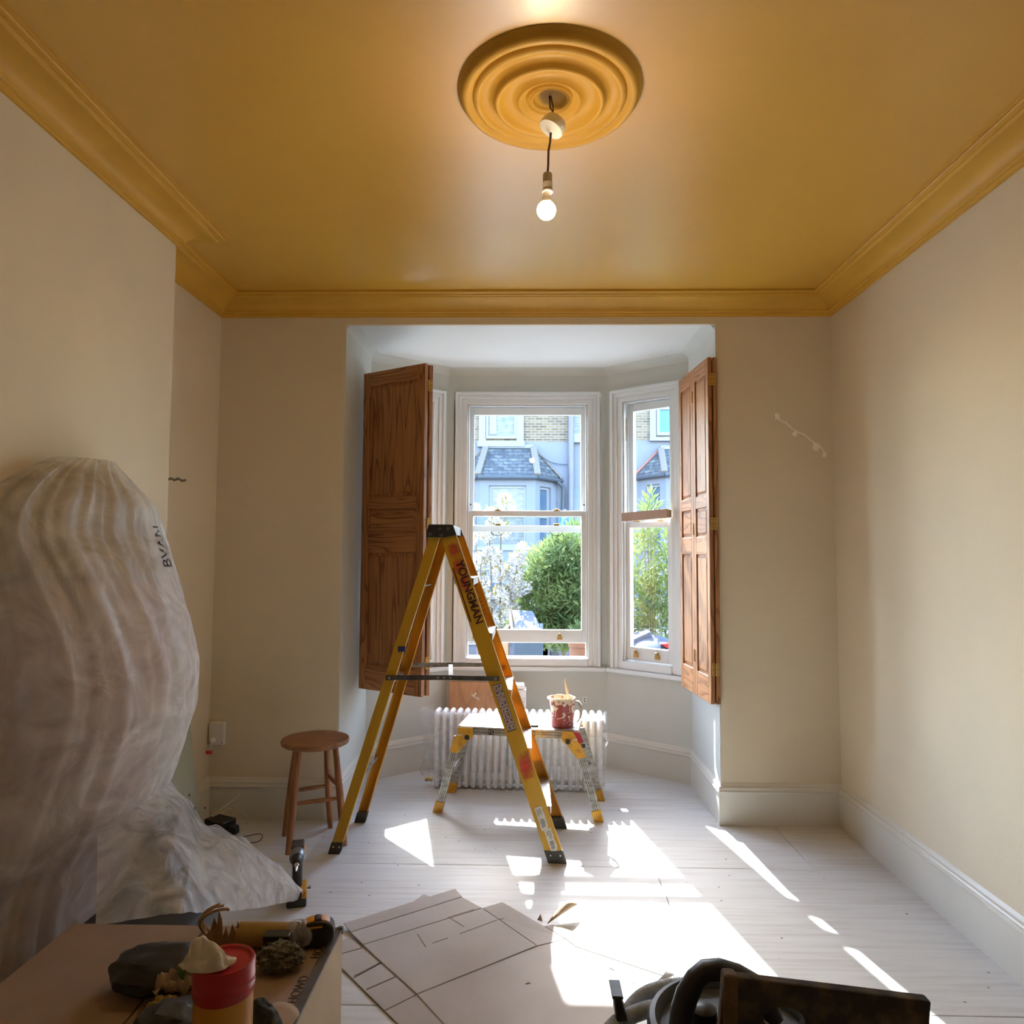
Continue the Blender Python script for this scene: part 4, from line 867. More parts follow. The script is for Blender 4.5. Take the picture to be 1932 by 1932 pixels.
def adapter():
    c = fl(417, 1572, 0); root = empty('power_adapter', c, R(-25), label='black power adapter box with a thin lead, on the floor in the alcove', cat='adapter'); L_ = dict(local=True)
    M().box(-.075, .060, -.045, .045, 0, .075).build('body', BLACKP, root, bevel=.006, **L_)
    M().box(.060, .100, -.022, .026, .010, .052).box(.1, .114, -.012, .016, .016, .044).build('plug', BLACKP, root, bevel=.004, **L_)
adapter()
wire('black_lead', [fl(449, 1566, .012), fl(446, 1580, .004), fl(462, 1578, .004), fl(490, 1573, .004), fl(495, 1580, .004), fl(484, 1589, .004), fl(462, 1588, .004), fl(448, 1578, .004)], .0018, BLACKP, 'thin black lead coiled on the floor beside the adapter', 'cable')
# pale board leaning inside the alcove
bo = M().hexa([(-1.672, 3.05, 0), (-1.660, 3.70, 0), (-1.672, 3.70, .0), (-1.684, 3.05, 0), (-1.722, 3.05, .80), (-1.720, 3.63, .70), (-1.732, 3.63, .70), (-1.734, 3.05, .80)]).build('pale_board', BOARDG, label='pale green board leaning in the alcove behind the plastic sheeting', cat='board')
m = M()
for px, py in ((352, 1500), (378, 1524)):
    d_ = ray(px, py); p = _c + d_ * (-1.694 / d_.x)
    m.lathe([(.006, 0), (.006, .002)], 10, Matrix.Translation(Vector((-1.66 - .06 * p.z / .7, p.y, p.z))) @ Matrix.Rotation(R(90), 4, 'Y'))
m.build('screw_holes', BLACKP, bo)

# ------------------------------------------------------------------ plastic-wrapped bundle against the chimney breast
def bundle():
    cx, cy, b = -1.50, 2.33, .46
    target = [(1.76, 210), (1.70, 248), (1.62, 290), (1.50, 312), (1.385, 331), (1.30, 345), (1.20, 359), (1.07, 373), (.94, 370), (.79, 351), (.64, 325), (.50, 290), (.25, 275), (.0, 265)]
    def px_of(x, y, z):
        q = _r3.transposed() @ (Vector((x, y, z)) - _c); return 966 + F_PX * q.x / -q.z
    lev = []
    for z, t in target:      # half-depth of the bundle at each height, measured from its outline
        lo, hi = .01, .6
        for _ in range(30):
            a = (lo + hi) / 2
            mx = max(px_of(cx + a * math.cos(th), cy + b * (1 if z < 1.45 else max(.12, 1 - ((z - 1.45) / .34) ** 2.2)) * math.sin(th), z) for th in [k * PI / 60 for k in range(61)])
            if mx > t: hi = a
            else: lo = a
        lev.append((z, a))
    lev.sort()
    def half(z):
        for (z0, a0), (z1, a1) in zip(lev, lev[1:]):
            if z0 <= z <= z1: return a0 + (a1 - a0) * (z - z0) / (z1 - z0)
        return lev[-1][1] if z > 1 else lev[0][1]
    def surf(u, z, k=1., amp=1.):
        th = -PI * .55 + u * PI * 1.10; a = half(z) * k
        w = th + .25 * noise.noise(Vector((z * 1.5, th, 1)))
        n = noise.fractal(Vector((w * 5.5, z * .55, 3)), 1, 2, 4) * .013 + noise.fractal(Vector((w * 16, z * 1.3, 8)), 1, 2, 3) * .006 + .006 * noise.noise(Vector((th * 3, z * 14, 2)))
        bk = b * k * (1 if z < 1.45 else max(.12, 1 - ((z - 1.45) / .34) ** 2.2))
        taper = min(1, (u if u < .5 else 1 - u) * 6)
        return Vector((max(cx + (a + n * amp * taper * 1.2) * math.cos(th), XC + .004), cy + (bk + n * amp * taper * .8) * math.sin(th), z))
    root = empty('wrapped_bundle', (-1.36, cy, 0), label='tall soft bundle wrapped in milky plastic sheeting against the chimney breast', cat='bundle')
    M().grid(lambda u, v: surf(u, .004 + v * 1.75), 130, 110).build('plastic_cover', DUSTFILM, root, smooth=True, sharp=80)
    M().grid(lambda u, v: surf(u, .02 + v * 1.34, .78, .4), 40, 40).build('pink_cushion', PINKC, root, smooth=True, label='pinkish cushion cloth showing through the plastic')
    M().grid(lambda u, v: surf(u, 1.38 + v * .34, .78, .5), 40, 16).build('grey_blanket', BEIGEP, root, smooth=True, label='greyish cloth showing through the plastic')
    # printing on the film
    cu = bpy.data.curves.new('print', 'FONT'); cu.body = 'BVAN'; cu.size = 1; cu.offset = .012; cu.align_y = 'CENTER'
    tmp = bpy.data.objects.new('print_outline', cu); me = bpy.data.meshes.new_from_object(tmp); bpy.data.objects.remove(tmp); bpy.data.curves.remove(cu)
    bm = bmesh.new(); bm.from_mesh(me); bmesh.ops.triangulate(bm, faces=bm.faces); bmesh.ops.subdivide_edges(bm, edges=[e for e in bm.edges if e.calc_length() > .12], cuts=2)
    bmesh.ops.triangulate(bm, faces=bm.faces); bm.verts.index_update(); m = M(); us = [.5 + k * .0007 for k in range(370)]; vs = []
    for v in bm.verts:       # every letter vertex is laid onto the film itself
        z = 1.395 + v.co.x * .058; row = [px_of(*surf(u, z)) for u in us]; top = max(row); k1 = row.index(top); t = top - 13 - v.co.y * 22
        k = min(range(k1 + 1), key=lambda q: abs(row[q] - t)); p = surf(us[k], z); vs.append(p + (_c - p).normalized() * .005)
    m.add(vs, [tuple(v.index for v in f.verts) for f in bm.faces]); bm.free(); bpy.data.meshes.remove(me)
    m.build('print', BLACKINK, root, label='dark printed letters on the plastic')
    return root
bundle()
def black_case():
    root = empty('black_equipment_case', (-1.07, 2.08, 0), label='black equipment case with a small silver screw, under the edge of the bulging plastic', cat='case')
    M().box(-1.225, -.925, 1.955, 2.20, .02, .425).build('body', BLACKP, root, bevel=.008)
    M().box(-1.21, -.945, 1.950, 1.957, .05, .20).box(-1.21, -.945, 1.950, 1.957, .22, .40).build('front_panel', BLACKP, root, bevel=.004)
    p = at(325, 1758, 1.95); M().lathe([(.006, 0), (.005, .003), (.0005, .004)], 14, Matrix.Translation(p) @ Matrix.Rotation(R(90), 4, 'X')).build('screw', CHROME, root, smooth=True)
    for x in (-1.195, -.965):
        for y in (1.985, 2.165): M().lathe([(.015, 0), (.017, .02)], 14, Matrix.Translation((x, y, 0))).build('foot', RUBBER, root)
black_case()
def dark_bag():
    root = empty('dark_bag', (-1.2, 2.56, 0), label='dark bag standing under the plastic sheet between bundle and floor', cat='bag')
    m = M(); m.grid(lambda u, v: Vector((-1.30 + (.075 - .02 * v) * (abs(math.cos(2 * PI * u)) ** .6) * (1 if math.cos(2 * PI * u) > 0 else -1) * (1 if v < .97 else .2), 2.62 + (.17 - .03 * v) * (abs(math.sin(2 * PI * u)) ** .6) * (1 if math.sin(2 * PI * u) > 0 else -1) * (1 if v < .97 else .2), v * .50 + .008 * math.sin(6 * PI * u) * v)), 40, 24, True)
    m.build('body', mat('dark_bag_cloth', (.02, .022, .022), .8, (.035, .037, .036), 10, bump=.3, bscale=20), root, smooth=True)
    M().box(-1.33, -1.27, 2.52, 2.72, .496, .512).build('flap', BLACKP, root, bevel=.004)
dark_bag()
def bulge():
    A = [at(180, 1440, 2.62), at(290, 1462, 2.66), at(345, 1500, 2.76), at(385, 1553, 2.82), at(430, 1570, 2.84), at(480, 1600, 2.87), at(540, 1650, 2.93), at(571, 1692, 2.96)]
    B_ = [at(180, 1750, 1.94), at(290, 1733, 1.94), at(345, 1727, 1.96), at(380, 1724, 2.03), at(430, 1722, 2.18), at(480, 1717, 2.42), at(530, 1708, 2.70), at(560, 1702, 2.90)]
    def cur(P, t):
        f = t * (len(P) - 1); i = min(int(f), len(P) - 2); f -= i
        p0, p1, p2, p3 = P[max(i - 1, 0)], P[i], P[i + 1], P[min(i + 2, len(P) - 1)]
        return .5 * ((2 * p1) + (p2 - p0) * f + (2 * p0 - 5 * p1 + 4 * p2 - p3) * f * f + (3 * p1 - p0 - 3 * p2 + p3) * f ** 3)
    def fn(u, v):
        p = cur(A, u).lerp(cur(B_, u), v); w = noise.fractal(Vector((u * 9, v * 5, 5)), 1, 2, 5); w2 = noise.ridged_multi_fractal(Vector((u * 6 + v * 2, v * 3, 1)), 1, 2, 4, 1, 2)
        h = math.sin(PI * v) * (.10 * (1 - u * .6)) + .012 * w * math.sin(PI * min(1, v * 1.2)) + .006 * w2
        p = p + Vector((.25, -.35, .9)) * h
        if v < .14: p.z += .008 * math.sin(40 * u) * (1 - v / .14)
        p.z = max(p.z, .004); p.x = max(p.x, XC + .03); return p
    M().grid(fn, 120, 60).build('plastic_sheet', BULGEF, smooth=True, sharp=80, label='crumpled translucent plastic sheet bulging over the floor towards the cordless drill', cat='plastic sheet')
bulge()

# ------------------------------------------------------------------ cordless drill standing on its battery
def drill():
    b = fl(553, 1712, 0); bx, by = b.x, b.y + .045
    root = empty('cordless_drill', (bx, by, 0), R(16), label='yellow and black cordless drill standing on its battery, nose to the room', cat='drill'); L_ = dict(local=True)
    M().box(-.040, .040, -.055, .055, 0, .034).build('battery', BLACKP, root, bevel=.008, seg=3, **L_)
    o = M().box(-.041, .041, -.057, .057, .034, .066).build('battery_base', TOOLY, root, bevel=.007, seg=3, **L_)
    M().box(-.020, .022, -.0585, -.050, .030, .062).build('battery_latch', BLACKP, o, bevel=.003, **L_)
    M().grid(lambda u, v: Vector((.021 * math.cos(2 * PI * u), .005 + .028 * math.sin(2 * PI * u) + .012 * v, .064 + v * .105)), 20, 8, True).build('handle', BLACKP, root, smooth=True, **L_)
    M().box(-.006, .006, -.040, -.020, .125, .150).build('trigger', BLACKP, root, bevel=.004, **L_)
    X = Matrix.Translation((0, .085, .195)) @ Matrix.Rotation(R(90), 4, 'X')
    M().lathe([(.0005, 0), (.026, .004), (.031, .02), (.031, .085), (.030, .09)], 30, X).build('motor_housing', TOOLY, root, smooth=True, sharp=50, **L_)
    M().box(-.026, .026, -.01, .075, .205, .2275).build('rear_cap', GREYP, root, bevel=.006, **L_)
    M().lathe([(.031, .088), (.0325, .094), (.032, .125), (.027, .138), (.026, .140)], 30, X).build('gear_case', mat('grey_metal_gear', (.26, .27, .29), .35, (.2, .21, .23), 20, metal=.6), root, smooth=True, sharp=40, **L_)
    M().lathe([(.026, .138), (.025, .150), (.019, .170), (.014, .180), (.012, .182)], 30, X).build('chuck_sleeve', BLACKP, root, smooth=True, sharp=40, **L_)
    M().lathe([(.009, .18), (.009, .192), (.0055, .195), (.0055, .225), (.0035, .23), (.003, .248), (.0005, .252)], 16, X).build('driver_bit', CHROME, root, smooth=True, sharp=40, **L_)
    M().tube([(.040, -.02, .062), (.052, -.02, .060), (.054, .0, .052), (.050, .02, .05)], .003, 8).build('belt_hook', STEEL, root, smooth=True, **L_)
drill()

# ------------------------------------------------------------------ flattened cardboard on the floor
def zc(x, y): return 640 + x / 2.927, 1640 + y / 2.927
def cardboard():
    root = empty('flattened_cardboard_box', fl(960, 1790, 0), label='big opened-out grey cardboard box lying flat on the whitewashed floor', cat='cardboard')
    def panel(pts, zs, par=root, mt=CARD, name='panel', **k):
        P = [fl(*zc(x, y), z) for (x, y), z in zip(pts, zs)]; return M().slab(P, .0038).build(name, mt, par, **k)
    e = .0055
    pan = [([(25, 298), (640, 107), (677, 150), (65, 345)], [.022, .018, .014, .014]),
           ([(66, 349), (678, 154), (786, 212), (132, 414)], [.014, .014, .010, .012]),
           ([(134, 418), (788, 216), (878, 276), (1088, 421), (430, 686), (238, 514)], [.012, .010, .010, .010, .010, .010]),
           ([(792, 214), (900, 181), (1010, 244), (1128, 313), (1246, 384), (1094, 421), (884, 275)], [.010, .016, .014, .010, .008, .009, .010]),
           ([(433, 691), (1095, 427), (1250, 387), (1308, 431), (1783, 589), (1530, 830), (1420, 985), (700, 985)], [.010, .009, .008, .008, .010, .008, .008, .008]),
           ([(1134, 313), (1178, 306), (1838, 524), (1786, 585), (1311, 427), (1252, 382)], [.010, .012, .022, .012, .008, .008])]
    for p, z in pan: panel(p, z)
    for a, b in (((470, 306), (745, 222)), ((600, 262), (690, 318)), ((430, 356), (478, 430)), ((665, 357), (872, 280)), ((1300, 404), (1304, 428)), ((1030, 632), (1055, 626)), ((1490, 541), (1520, 556)), ((1620, 622), (1632, 632)), ((880, 278), (1000, 252)), ((515, 408), (600, 380)), ((1712, 540), (1770, 556)), ((1712, 540), (1745, 512))):
        p, q = fl(*zc(*a), .0102), fl(*zc(*b), .0102); M().bar(p, q, .0035, .001).build('score_mark', CORDM, root)
    # torn flap curling up
    b0, b1 = fl(*zc(1120, 308), .01), fl(*zc(1180, 300), .01); tip = at(*zc(1322, 184), fl(*zc(1250, 250), 0).y)
    def fn(u, v):
        base = b0.lerp(b1, .5) + Vector((0, .004, 0)); p = base.lerp(tip, u); h = .055 * math.sin(PI * min(1, u * 1.05)) * (1 - .3 * u); c = (v - .5)
        return p + Vector((c * h * .5, -.03 * math.cos(PI * c) * math.sin(PI * u), c * h + .4 * h))
    M().grid(fn, 22, 9).build('torn_flap', CARDB, root, smooth=True, solid=.003, label='torn brown flap curling up')
    m = M(); p = fl(*zc(1092, 280), .01); m.add([p, p + Vector((.02, -.012, 0)), p + Vector((.012, -.004, .022)), p + Vector((.002, .004, .0)), p + Vector((.022, -.008, 0)), p + Vector((.014, 0, .024))], [(0, 1, 2), (5, 4, 3), (0, 3, 4, 1), (1, 4, 5, 2), (2, 5, 3, 0)]).build('torn_scrap', CARDB, root)
    r2 = empty('loose_cardboard_sheet', fl(690, 1840, 0), label='smaller creased cardboard sheet tucked under the big opened box, next to the carton', cat='cardboard')
    panel([(-20, 480), (138, 434), (200, 478), (236, 512), (74, 602), (15, 545)], [.006] * 6, r2)
    panel([(76, 606), (238, 517), (428, 690), (250, 778)], [.006, .006, .006, .006], r2)
    panel([(253, 783), (431, 694), (690, 960), (470, 985)], [.006] * 4, r2)
    panel([(-30, 410), (58, 374), (134, 430), (-20, 472)], [.005] * 4, r2)
    m_ = M()
    for a, b in (((84, 590), (230, 514)), ((150, 664), (310, 594))): m_ = M().bar(fl(*zc(*a), .0065), fl(*zc(*b), .0065), .005, .0012).build('crease', CORDM, r2)
    M().slab([fl(*zc(x, y), .004) for x, y in ((395, 190), (466, 137), (505, 152), (430, 196))], .003).build('cardboard_scrap', CARD, label='small cardboard corner peeking out behind the opened box', cat='cardboard')
cardboard()

# ------------------------------------------------------------------ carton at the near corner and the clutter on it
BT = .48
def carton():
    root = empty('cardboard_carton', (-.8, 1.42, 0), label='tan cardboard carton in the near corner, its top covered with decorating clutter', cat='carton')
    x0, x1, y0, y1 = -1.18, -.474, .92, 1.892
    M().box(x1 - .005, x1, y0, y1, 0, BT - .004).build('side_wall', CARDBOX, root)
    M().box(x0, x0 + .005, y0, y1, 0, BT - .004).build('side_wall', CARDBOX, root)
    M().box(x0 + .005, x1 - .005, y1 - .005, y1, 0, BT - .004).build('end_wall', CARDBOX, root)
    M().box(x0 + .005, x1 - .005, y0, y0 + .005, 0, BT - .004).build('end_wall', CARDBOX, root)
    xm = (x0 + x1) / 2
    M().box(xm + .002, x1 + .001, y0, y1 + .001, BT - .005, BT).build('top_flap', CARDT, root, bevel=.0015)
    M().box(x0 - .001, xm - .002, y0, y1 + .001, BT - .005, BT).build('top_flap', CARDT, root, bevel=.0015)
    M().box(x1 - .022, x1 + .0018, y0, y1 + .0015, BT - .0045, BT + .0008).build('edge_tape', TAPEK, root, bevel=.0006, label='grey printed tape along the edge')
    M().box(x1 - .012, x1 + .004, y1 - .01, y1 + .004, BT - .012, BT + .004).build('crushed_corner', TAPEK, root, bevel=.003)
    for y in (1.80, 1.63, 1.49): text('lettering', 'HOWD', .030, BLACKINK, frame((x1 - .030, y, BT + .0006), (0, 1, 0), (-1, 0, 0)), root, label='dark letters along the taped edge')
    M().grid(lambda u, v: Vector((x1 - .045 + .035 * math.cos(PI * u * 1.05) + .01 * v, 1.49 + .10 * (v - .5) - .01 * u, BT + .002 + .028 * math.sin(PI * u))), 14, 6).build('curled_flap', CARDB, root, smooth=True, solid=.003)
carton()
def on_top(px, py, h=0): return fl(px, py, BT + h)
def wipes():
    y = 1.36; c = at(424, 1800, y); x = c.x; root = empty('wipes_tub', (x, y, BT), label='red-lidded yellow tub of wipes standing on the carton', cat='tub')
    T = Matrix.Translation((x, y, BT)); H = .215
    M().lathe([(.050, 0), (.0525, .004), (.0525, H - .056)], 48, T).build('body', YLABEL, root, smooth=True, sharp=40)
    M().lathe([(.0535, H - .060), (.0545, H - .056), (.0545, H - .050), (.0555, H - .048), (.0555, H - .043), (.0545, H - .041), (.0545, H - .036), (.0555, H - .034), (.0555, H - .029), (.0545, H - .027), (.0552, H - .008), (.053, H - .002), (.048, H - .003), (.046, H - .007), (.0005, H - .006)], 48, T).build('lid', REDP, root, smooth=True, sharp=30)
    b = M()
    for (a0, a1, z0, z1, mt, nm) in ((-118, -82, .060, .112, WRED, 'round_badge'), (-70, -30, .020, .118, PAPERB, 'print_block')):
        def f(u, v, a0=a0, a1=a1, z0=z0, z1=z1, nm=nm):
            a = R(a0 + (a1 - a0) * u); zz = z0 + (z1 - z0) * v
            if nm == 'round_badge':
                t = 2 * v - 1; w = math.sqrt(max(0, 1 - t * t)) if t < 0 else 1; a = R((a0 + a1) / 2 + (a1 - a0) * (u - .5) * max(w, .05))
            return Vector((x + .0528 * math.cos(a), y + .0528 * math.sin(a), BT + zz))
        M().grid(f, 14, 12).build(nm, mt, root, smooth=True)
    m = M()
    for k in range(9):
        z = .026 + k * .010
        for i in range(6):
            a = R(-66 + i * 5.6); a2 = R(-66 + i * 5.6 + 4.6); m.bar((x + .0531 * math.cos(a), y + .0531 * math.sin(a), BT + z + i * .001), (x + .0531 * math.cos(a2), y + .0531 * math.sin(a2), BT + z + i * .001), .0008, .0022)
    m.build('small_print', CORDM, root, kind='stuff')
    # crumpled wipe on the lid
    def wf(u, v):
        a = 2 * PI * u; r = .048 * v; n = noise.fractal(Vector((math.cos(a) * 1.6, math.sin(a) * 1.6, v * 2)), 1, 2, 3)
        z = .052 * (1 - v) ** .7 + .018 * n * v + .014 * math.cos(3 * a + 1) * v * (1 - v) * 3
        return Vector((x - .024 + r * 1.0 * math.cos(a) * (1 + .25 * n) - .010 * (1 - v), y - .022 + r * .55 * math.sin(a), BT + H - .004 + max(z, .003)))
    M().grid(wf, 40, 14, True).build('wet_wipe', TISSUE, smooth=True, sharp=60, solid=.0015, label='crumpled white wipe pulled out on top of the red lid', cat='wipe')
wipes()
def tape_measure():
    c = on_top(594, 1790); root = empty('tape_measure', (c.x, c.y + .02, BT), R(14), label='black and yellow tape measure standing at the carton edge', cat='tape measure'); L_ = dict(local=True)
    def out(sx, sz, n=28): 
        P = []
        for k in range(n):
            a = 2 * PI * k / n; cx, sz_ = math.cos(a), math.sin(a); P.append((.042 * sx * (abs(cx) ** .75) * (1 if cx > 0 else -1), .032 + .031 * sz * (abs(sz_) ** (.62 if sz_ < 0 else .9)) * (1 if sz_ > 0 else -1)))
        return P
    T = frame((0, .022, .0), (1, 0, 0), (0, 0, 1))
    M().prism(out(1, 1), .044, T).build('case', BLACKP, root, bevel=.006, seg=3, smooth=True, **L_)
    for x0, x1 in ((-.031, -.008), (.010, .030)):
        m = M(); n = 8
        top = lambda x: .0326 + .0312 * (max(0, 1 - (abs(x) / .042) ** 2.4)) ** .5
        v = []
        for k in range(n + 1):
            x = x0 + (x1 - x0) * k / n
            for yy, dz in ((-.017, -.004), (-.013, .0016), (.013, .0016), (.017, -.004)): v.append((x, yy, top(x) + dz))
        m.add(v, [(4 * i + j, 4 * i + j + 1, 4 * i + j + 5, 4 * i + j + 4) for i in range(n) for j in range(3)]); m.build('yellow_panel', TOOLY, root, smooth=True, label='yellow top panel', **L_)
    M().box(-.006, .008, -.012, .012, .060, .0675).build('lock_button', GREYP, root, bevel=.002, **L_)
    M().box(-.020, .012, -.0235, -.021, .050, .053).build('yellow_strip', TOOLY, root, **L_)
    M().box(-.052, -.036, -.010, .010, .004, .012).build('blade_hook', CHROME, root, bevel=.001, **L_)
tape_measure()
def tin():
    c = on_top(523, 1800); root = empty('olive_tin', (c.x, c.y, BT), R(4), label='dark olive box-shaped tin standing on the carton in front of the paper roll', cat='tin'); L_ = dict(local=True)
    M().box(-.031, .031, -.016, .016, 0, .048).build('body', OLIVE, root, bevel=.003, **L_); M().box(-.032, .032, -.017, .017, .040, .050).build('lid', OLIVE, root, bevel=.003, **L_)
tin()
c = on_top(520, 1843); M().blob((c.x, c.y + .03, BT + .027), .050, .036, .030, 5, .26, 4.5, 4).build('scouring_pad', SCOUR, smooth=True, sharp=70, label='lumpy grey-olive scouring cloth on the carton in front of the dark tin', cat='scouring cloth')
def roll():
    y = 1.80; a = at(452, 1748, y); b = at(545, 1744, y); z = BT + .0285; root = empty('masking_paper_roll', ((a.x + b.x) / 2, y, BT), label='roll of brown masking paper with torn edges, lying across the carton', cat='paper roll')
    X = Matrix.Translation((a.x, y, z)) @ Matrix.Rotation(R(90), 4, 'Y'); Ln = b.x - a.x
    M().lathe([(.010, 0), (.028, 0), (.028, Ln), (.010, Ln), (.010, 0)], 32, X, caps=False).build('paper_roll', PAPERB, root, smooth=True, sharp=40)
    M().lathe([(.0288, Ln - .002), (.0288, Ln + .022)], 32, X, caps=False).build('paper_band', BEIGEP, root, smooth=True)
    rnd = random.Random(4)
    for k, (px, w, h) in enumerate(((402, .020, .052), (412, .012, .070), (424, .014, .030), (437, .016, .036), (448, .012, .044), (392, .020, .022))):
        p = at(px, 1768, y - .02); m = M(); l = rnd.random() * .008 - .004
        v = [Vector((p.x - w, p.y, BT + .006)), Vector((p.x + w, p.y + .004, BT + .006)), Vector((p.x + w * .45, p.y + .006, BT + h * .8 + .012)), Vector((p.x + w * .1 + l, p.y + .004, BT + h + .024)), Vector((p.x - w * .55, p.y + .002, BT + h * .5 + .010))]
        m.add(v + [q + Vector((0, .002, 0)) for q in v], [(0, 1, 2, 3, 4), (9, 8, 7, 6, 5)] + [(i, (i + 1) % 5, 5 + (i + 1) % 5, 5 + i) for i in range(5)]).build('torn_strip', TORN, root)
    e0 = at(546, 1745, y); e1 = at(592, 1758, y); d = e1.x - e0.x
    M().lathe([(.029, 0), (.031, d * .3), (.030, d * .6), (.024, d * .85), (.012, d), (.0005, d * 1.02)], 28, Matrix.Translation((e0.x + .002, y, z + .004)) @ Matrix.Rotation(R(90), 4, 'Y'), caps=False).build('clear_cup', CUPF, smooth=True, label='clear plastic cup lying at the end of the masking paper roll', cat='cup')
roll()
def coil():
    c = on_top(388, 1810); m = M(); rnd = random.Random(9)
    root = empty('paper_strips', (c.x, c.y + .05, BT), label='bundle of curled brown paper strips behind the red-lidded tub', cat='paper strips')
    for k in range(7):
        cx, cy = c.x - .01 + rnd.random() * .02, c.y + .06 + rnd.random() * .03; rr = .040 + rnd.random() * .016; pts = []
        for i in range(15):
            a = R(60 + 150 * i / 14 + k * 6); pts.append((cx + rr * math.cos(a), cy + .010 * math.sin(a * 2), BT + .045 + rr * .85 * math.sin(a)))
        M().tube(pts, .0030, 6).build('paper_strip', TORN, root, smooth=True)
coil()
def heap():
    c = on_top(345, 1880); root = empty('tool_bag', (c.x - .10, c.y + .02, BT), label='dark open tool bag with a green strap on the carton, left of the tub', cat='tool bag')
    M().blob((c.x - .06, c.y + .03, BT + .042), .115, .075, .044, 4, .15, 2.2, 6).build('body', BLACKP, root, smooth=True)
    M().blob((c.x + .045, c.y - .13, BT + .032), .075, .055, .034, 4, .2, 2.4, 9).build('side_pocket', GREYP, root, smooth=True)
    M().tube([at(300, 1828, c.y + .0), at(320, 1835, c.y), at(345, 1848, c.y), at(360, 1858, c.y)], .006, 8).build('rim', GREYP, root, smooth=True)
    M().tube([at(341, 1850, c.y - .03), at(342, 1832, c.y - .03), at(346, 1819, c.y - .03), at(353, 1815, c.y - .03), at(358, 1819, c.y - .03)], .0085, 10).build('strap', GREENP, root, smooth=True, label='green strap')
    c2 = on_top(335, 1905)
    def pf(u, v):
        n = noise.fractal(Vector((u * 4, v * 4, 2)), 1, 2, 4); return Vector((c2.x - .045 + .10 * u, c2.y - .02 + .05 * v, BT + .050 + .025 * n + .02 * v))
    M().grid(pf, 24, 16).build('crumpled_paper', BEIGEP, smooth=True, sharp=50, solid=.0015, label='beige crumpled paper in front of the dark tool bag', cat='paper')
    c3 = on_top(318, 1925); 
    M().blob((c3.x, c3.y - .015, BT + .035), .035, .02, .02, 4, .4, 3, 11).build('yellow_rag', mat('dirty_yellow_rag', (.30, .20, .04), .9, (.14, .10, .05), 30, bump=.4), smooth=True, label='dirty yellow rag beside the beige crumpled paper', cat='rag')
    c4 = at(302, 1892, 1.22); t = empty('round_tin', (c4.x, 1.22, BT), label='small dark round tin at the near end of the clutter', cat='tin')
    M().lathe([(.026, 0), (.027, .004), (.027, .045)], 28, Matrix.Translation((c4.x, 1.22, BT))).build('body', BLACKP, t, smooth=True, sharp=40); M().lathe([(.0275, .040), (.028, .044), (.028, .052), (.025, .054), (.022, .051), (.0005, .051)], 28, Matrix.Translation((c4.x, 1.22, BT))).build('lid', GREYP, t, smooth=True, sharp=40)
heap()
c = on_top(530, 1925)
def cloth(u, v):
    a = 2 * PI * u; n = noise.fractal(Vector((math.cos(a) * 1.3 * v + 4, math.sin(a) * 1.3 * v, 2)), 1, 2, 5); r = v * (1 + .12 * math.cos(3 * a + .6))
    return Vector((-.537 + .056 * r * math.cos(a), 1.470 + .052 * r * math.sin(a), BT + .001 + max(0, .066 * (1 - v ** 2.2) + .016 * n * (1 - v ** 4))))
M().grid(cloth, 56, 22, True).build('dark_cloth', CAMO, smooth=True, sharp=70, solid=.002, label='dark paint-stained cloth heaped on the carton corner next to the tub', cat='cloth')
c = on_top(470, 1772)
M().grid(lambda u, v: Vector((c.x - .015 + .05 * u, 1.70 + .03 * v, BT + .012 + .016 * noise.fractal(Vector((u * 5, v * 5, 3)), 1, 2, 4) + .01)), 24, 16).build('clear_wrapper', CLEARF, smooth=True, solid=.0008, label='crinkled clear wrapper lying under the paper roll', cat='wrapper')

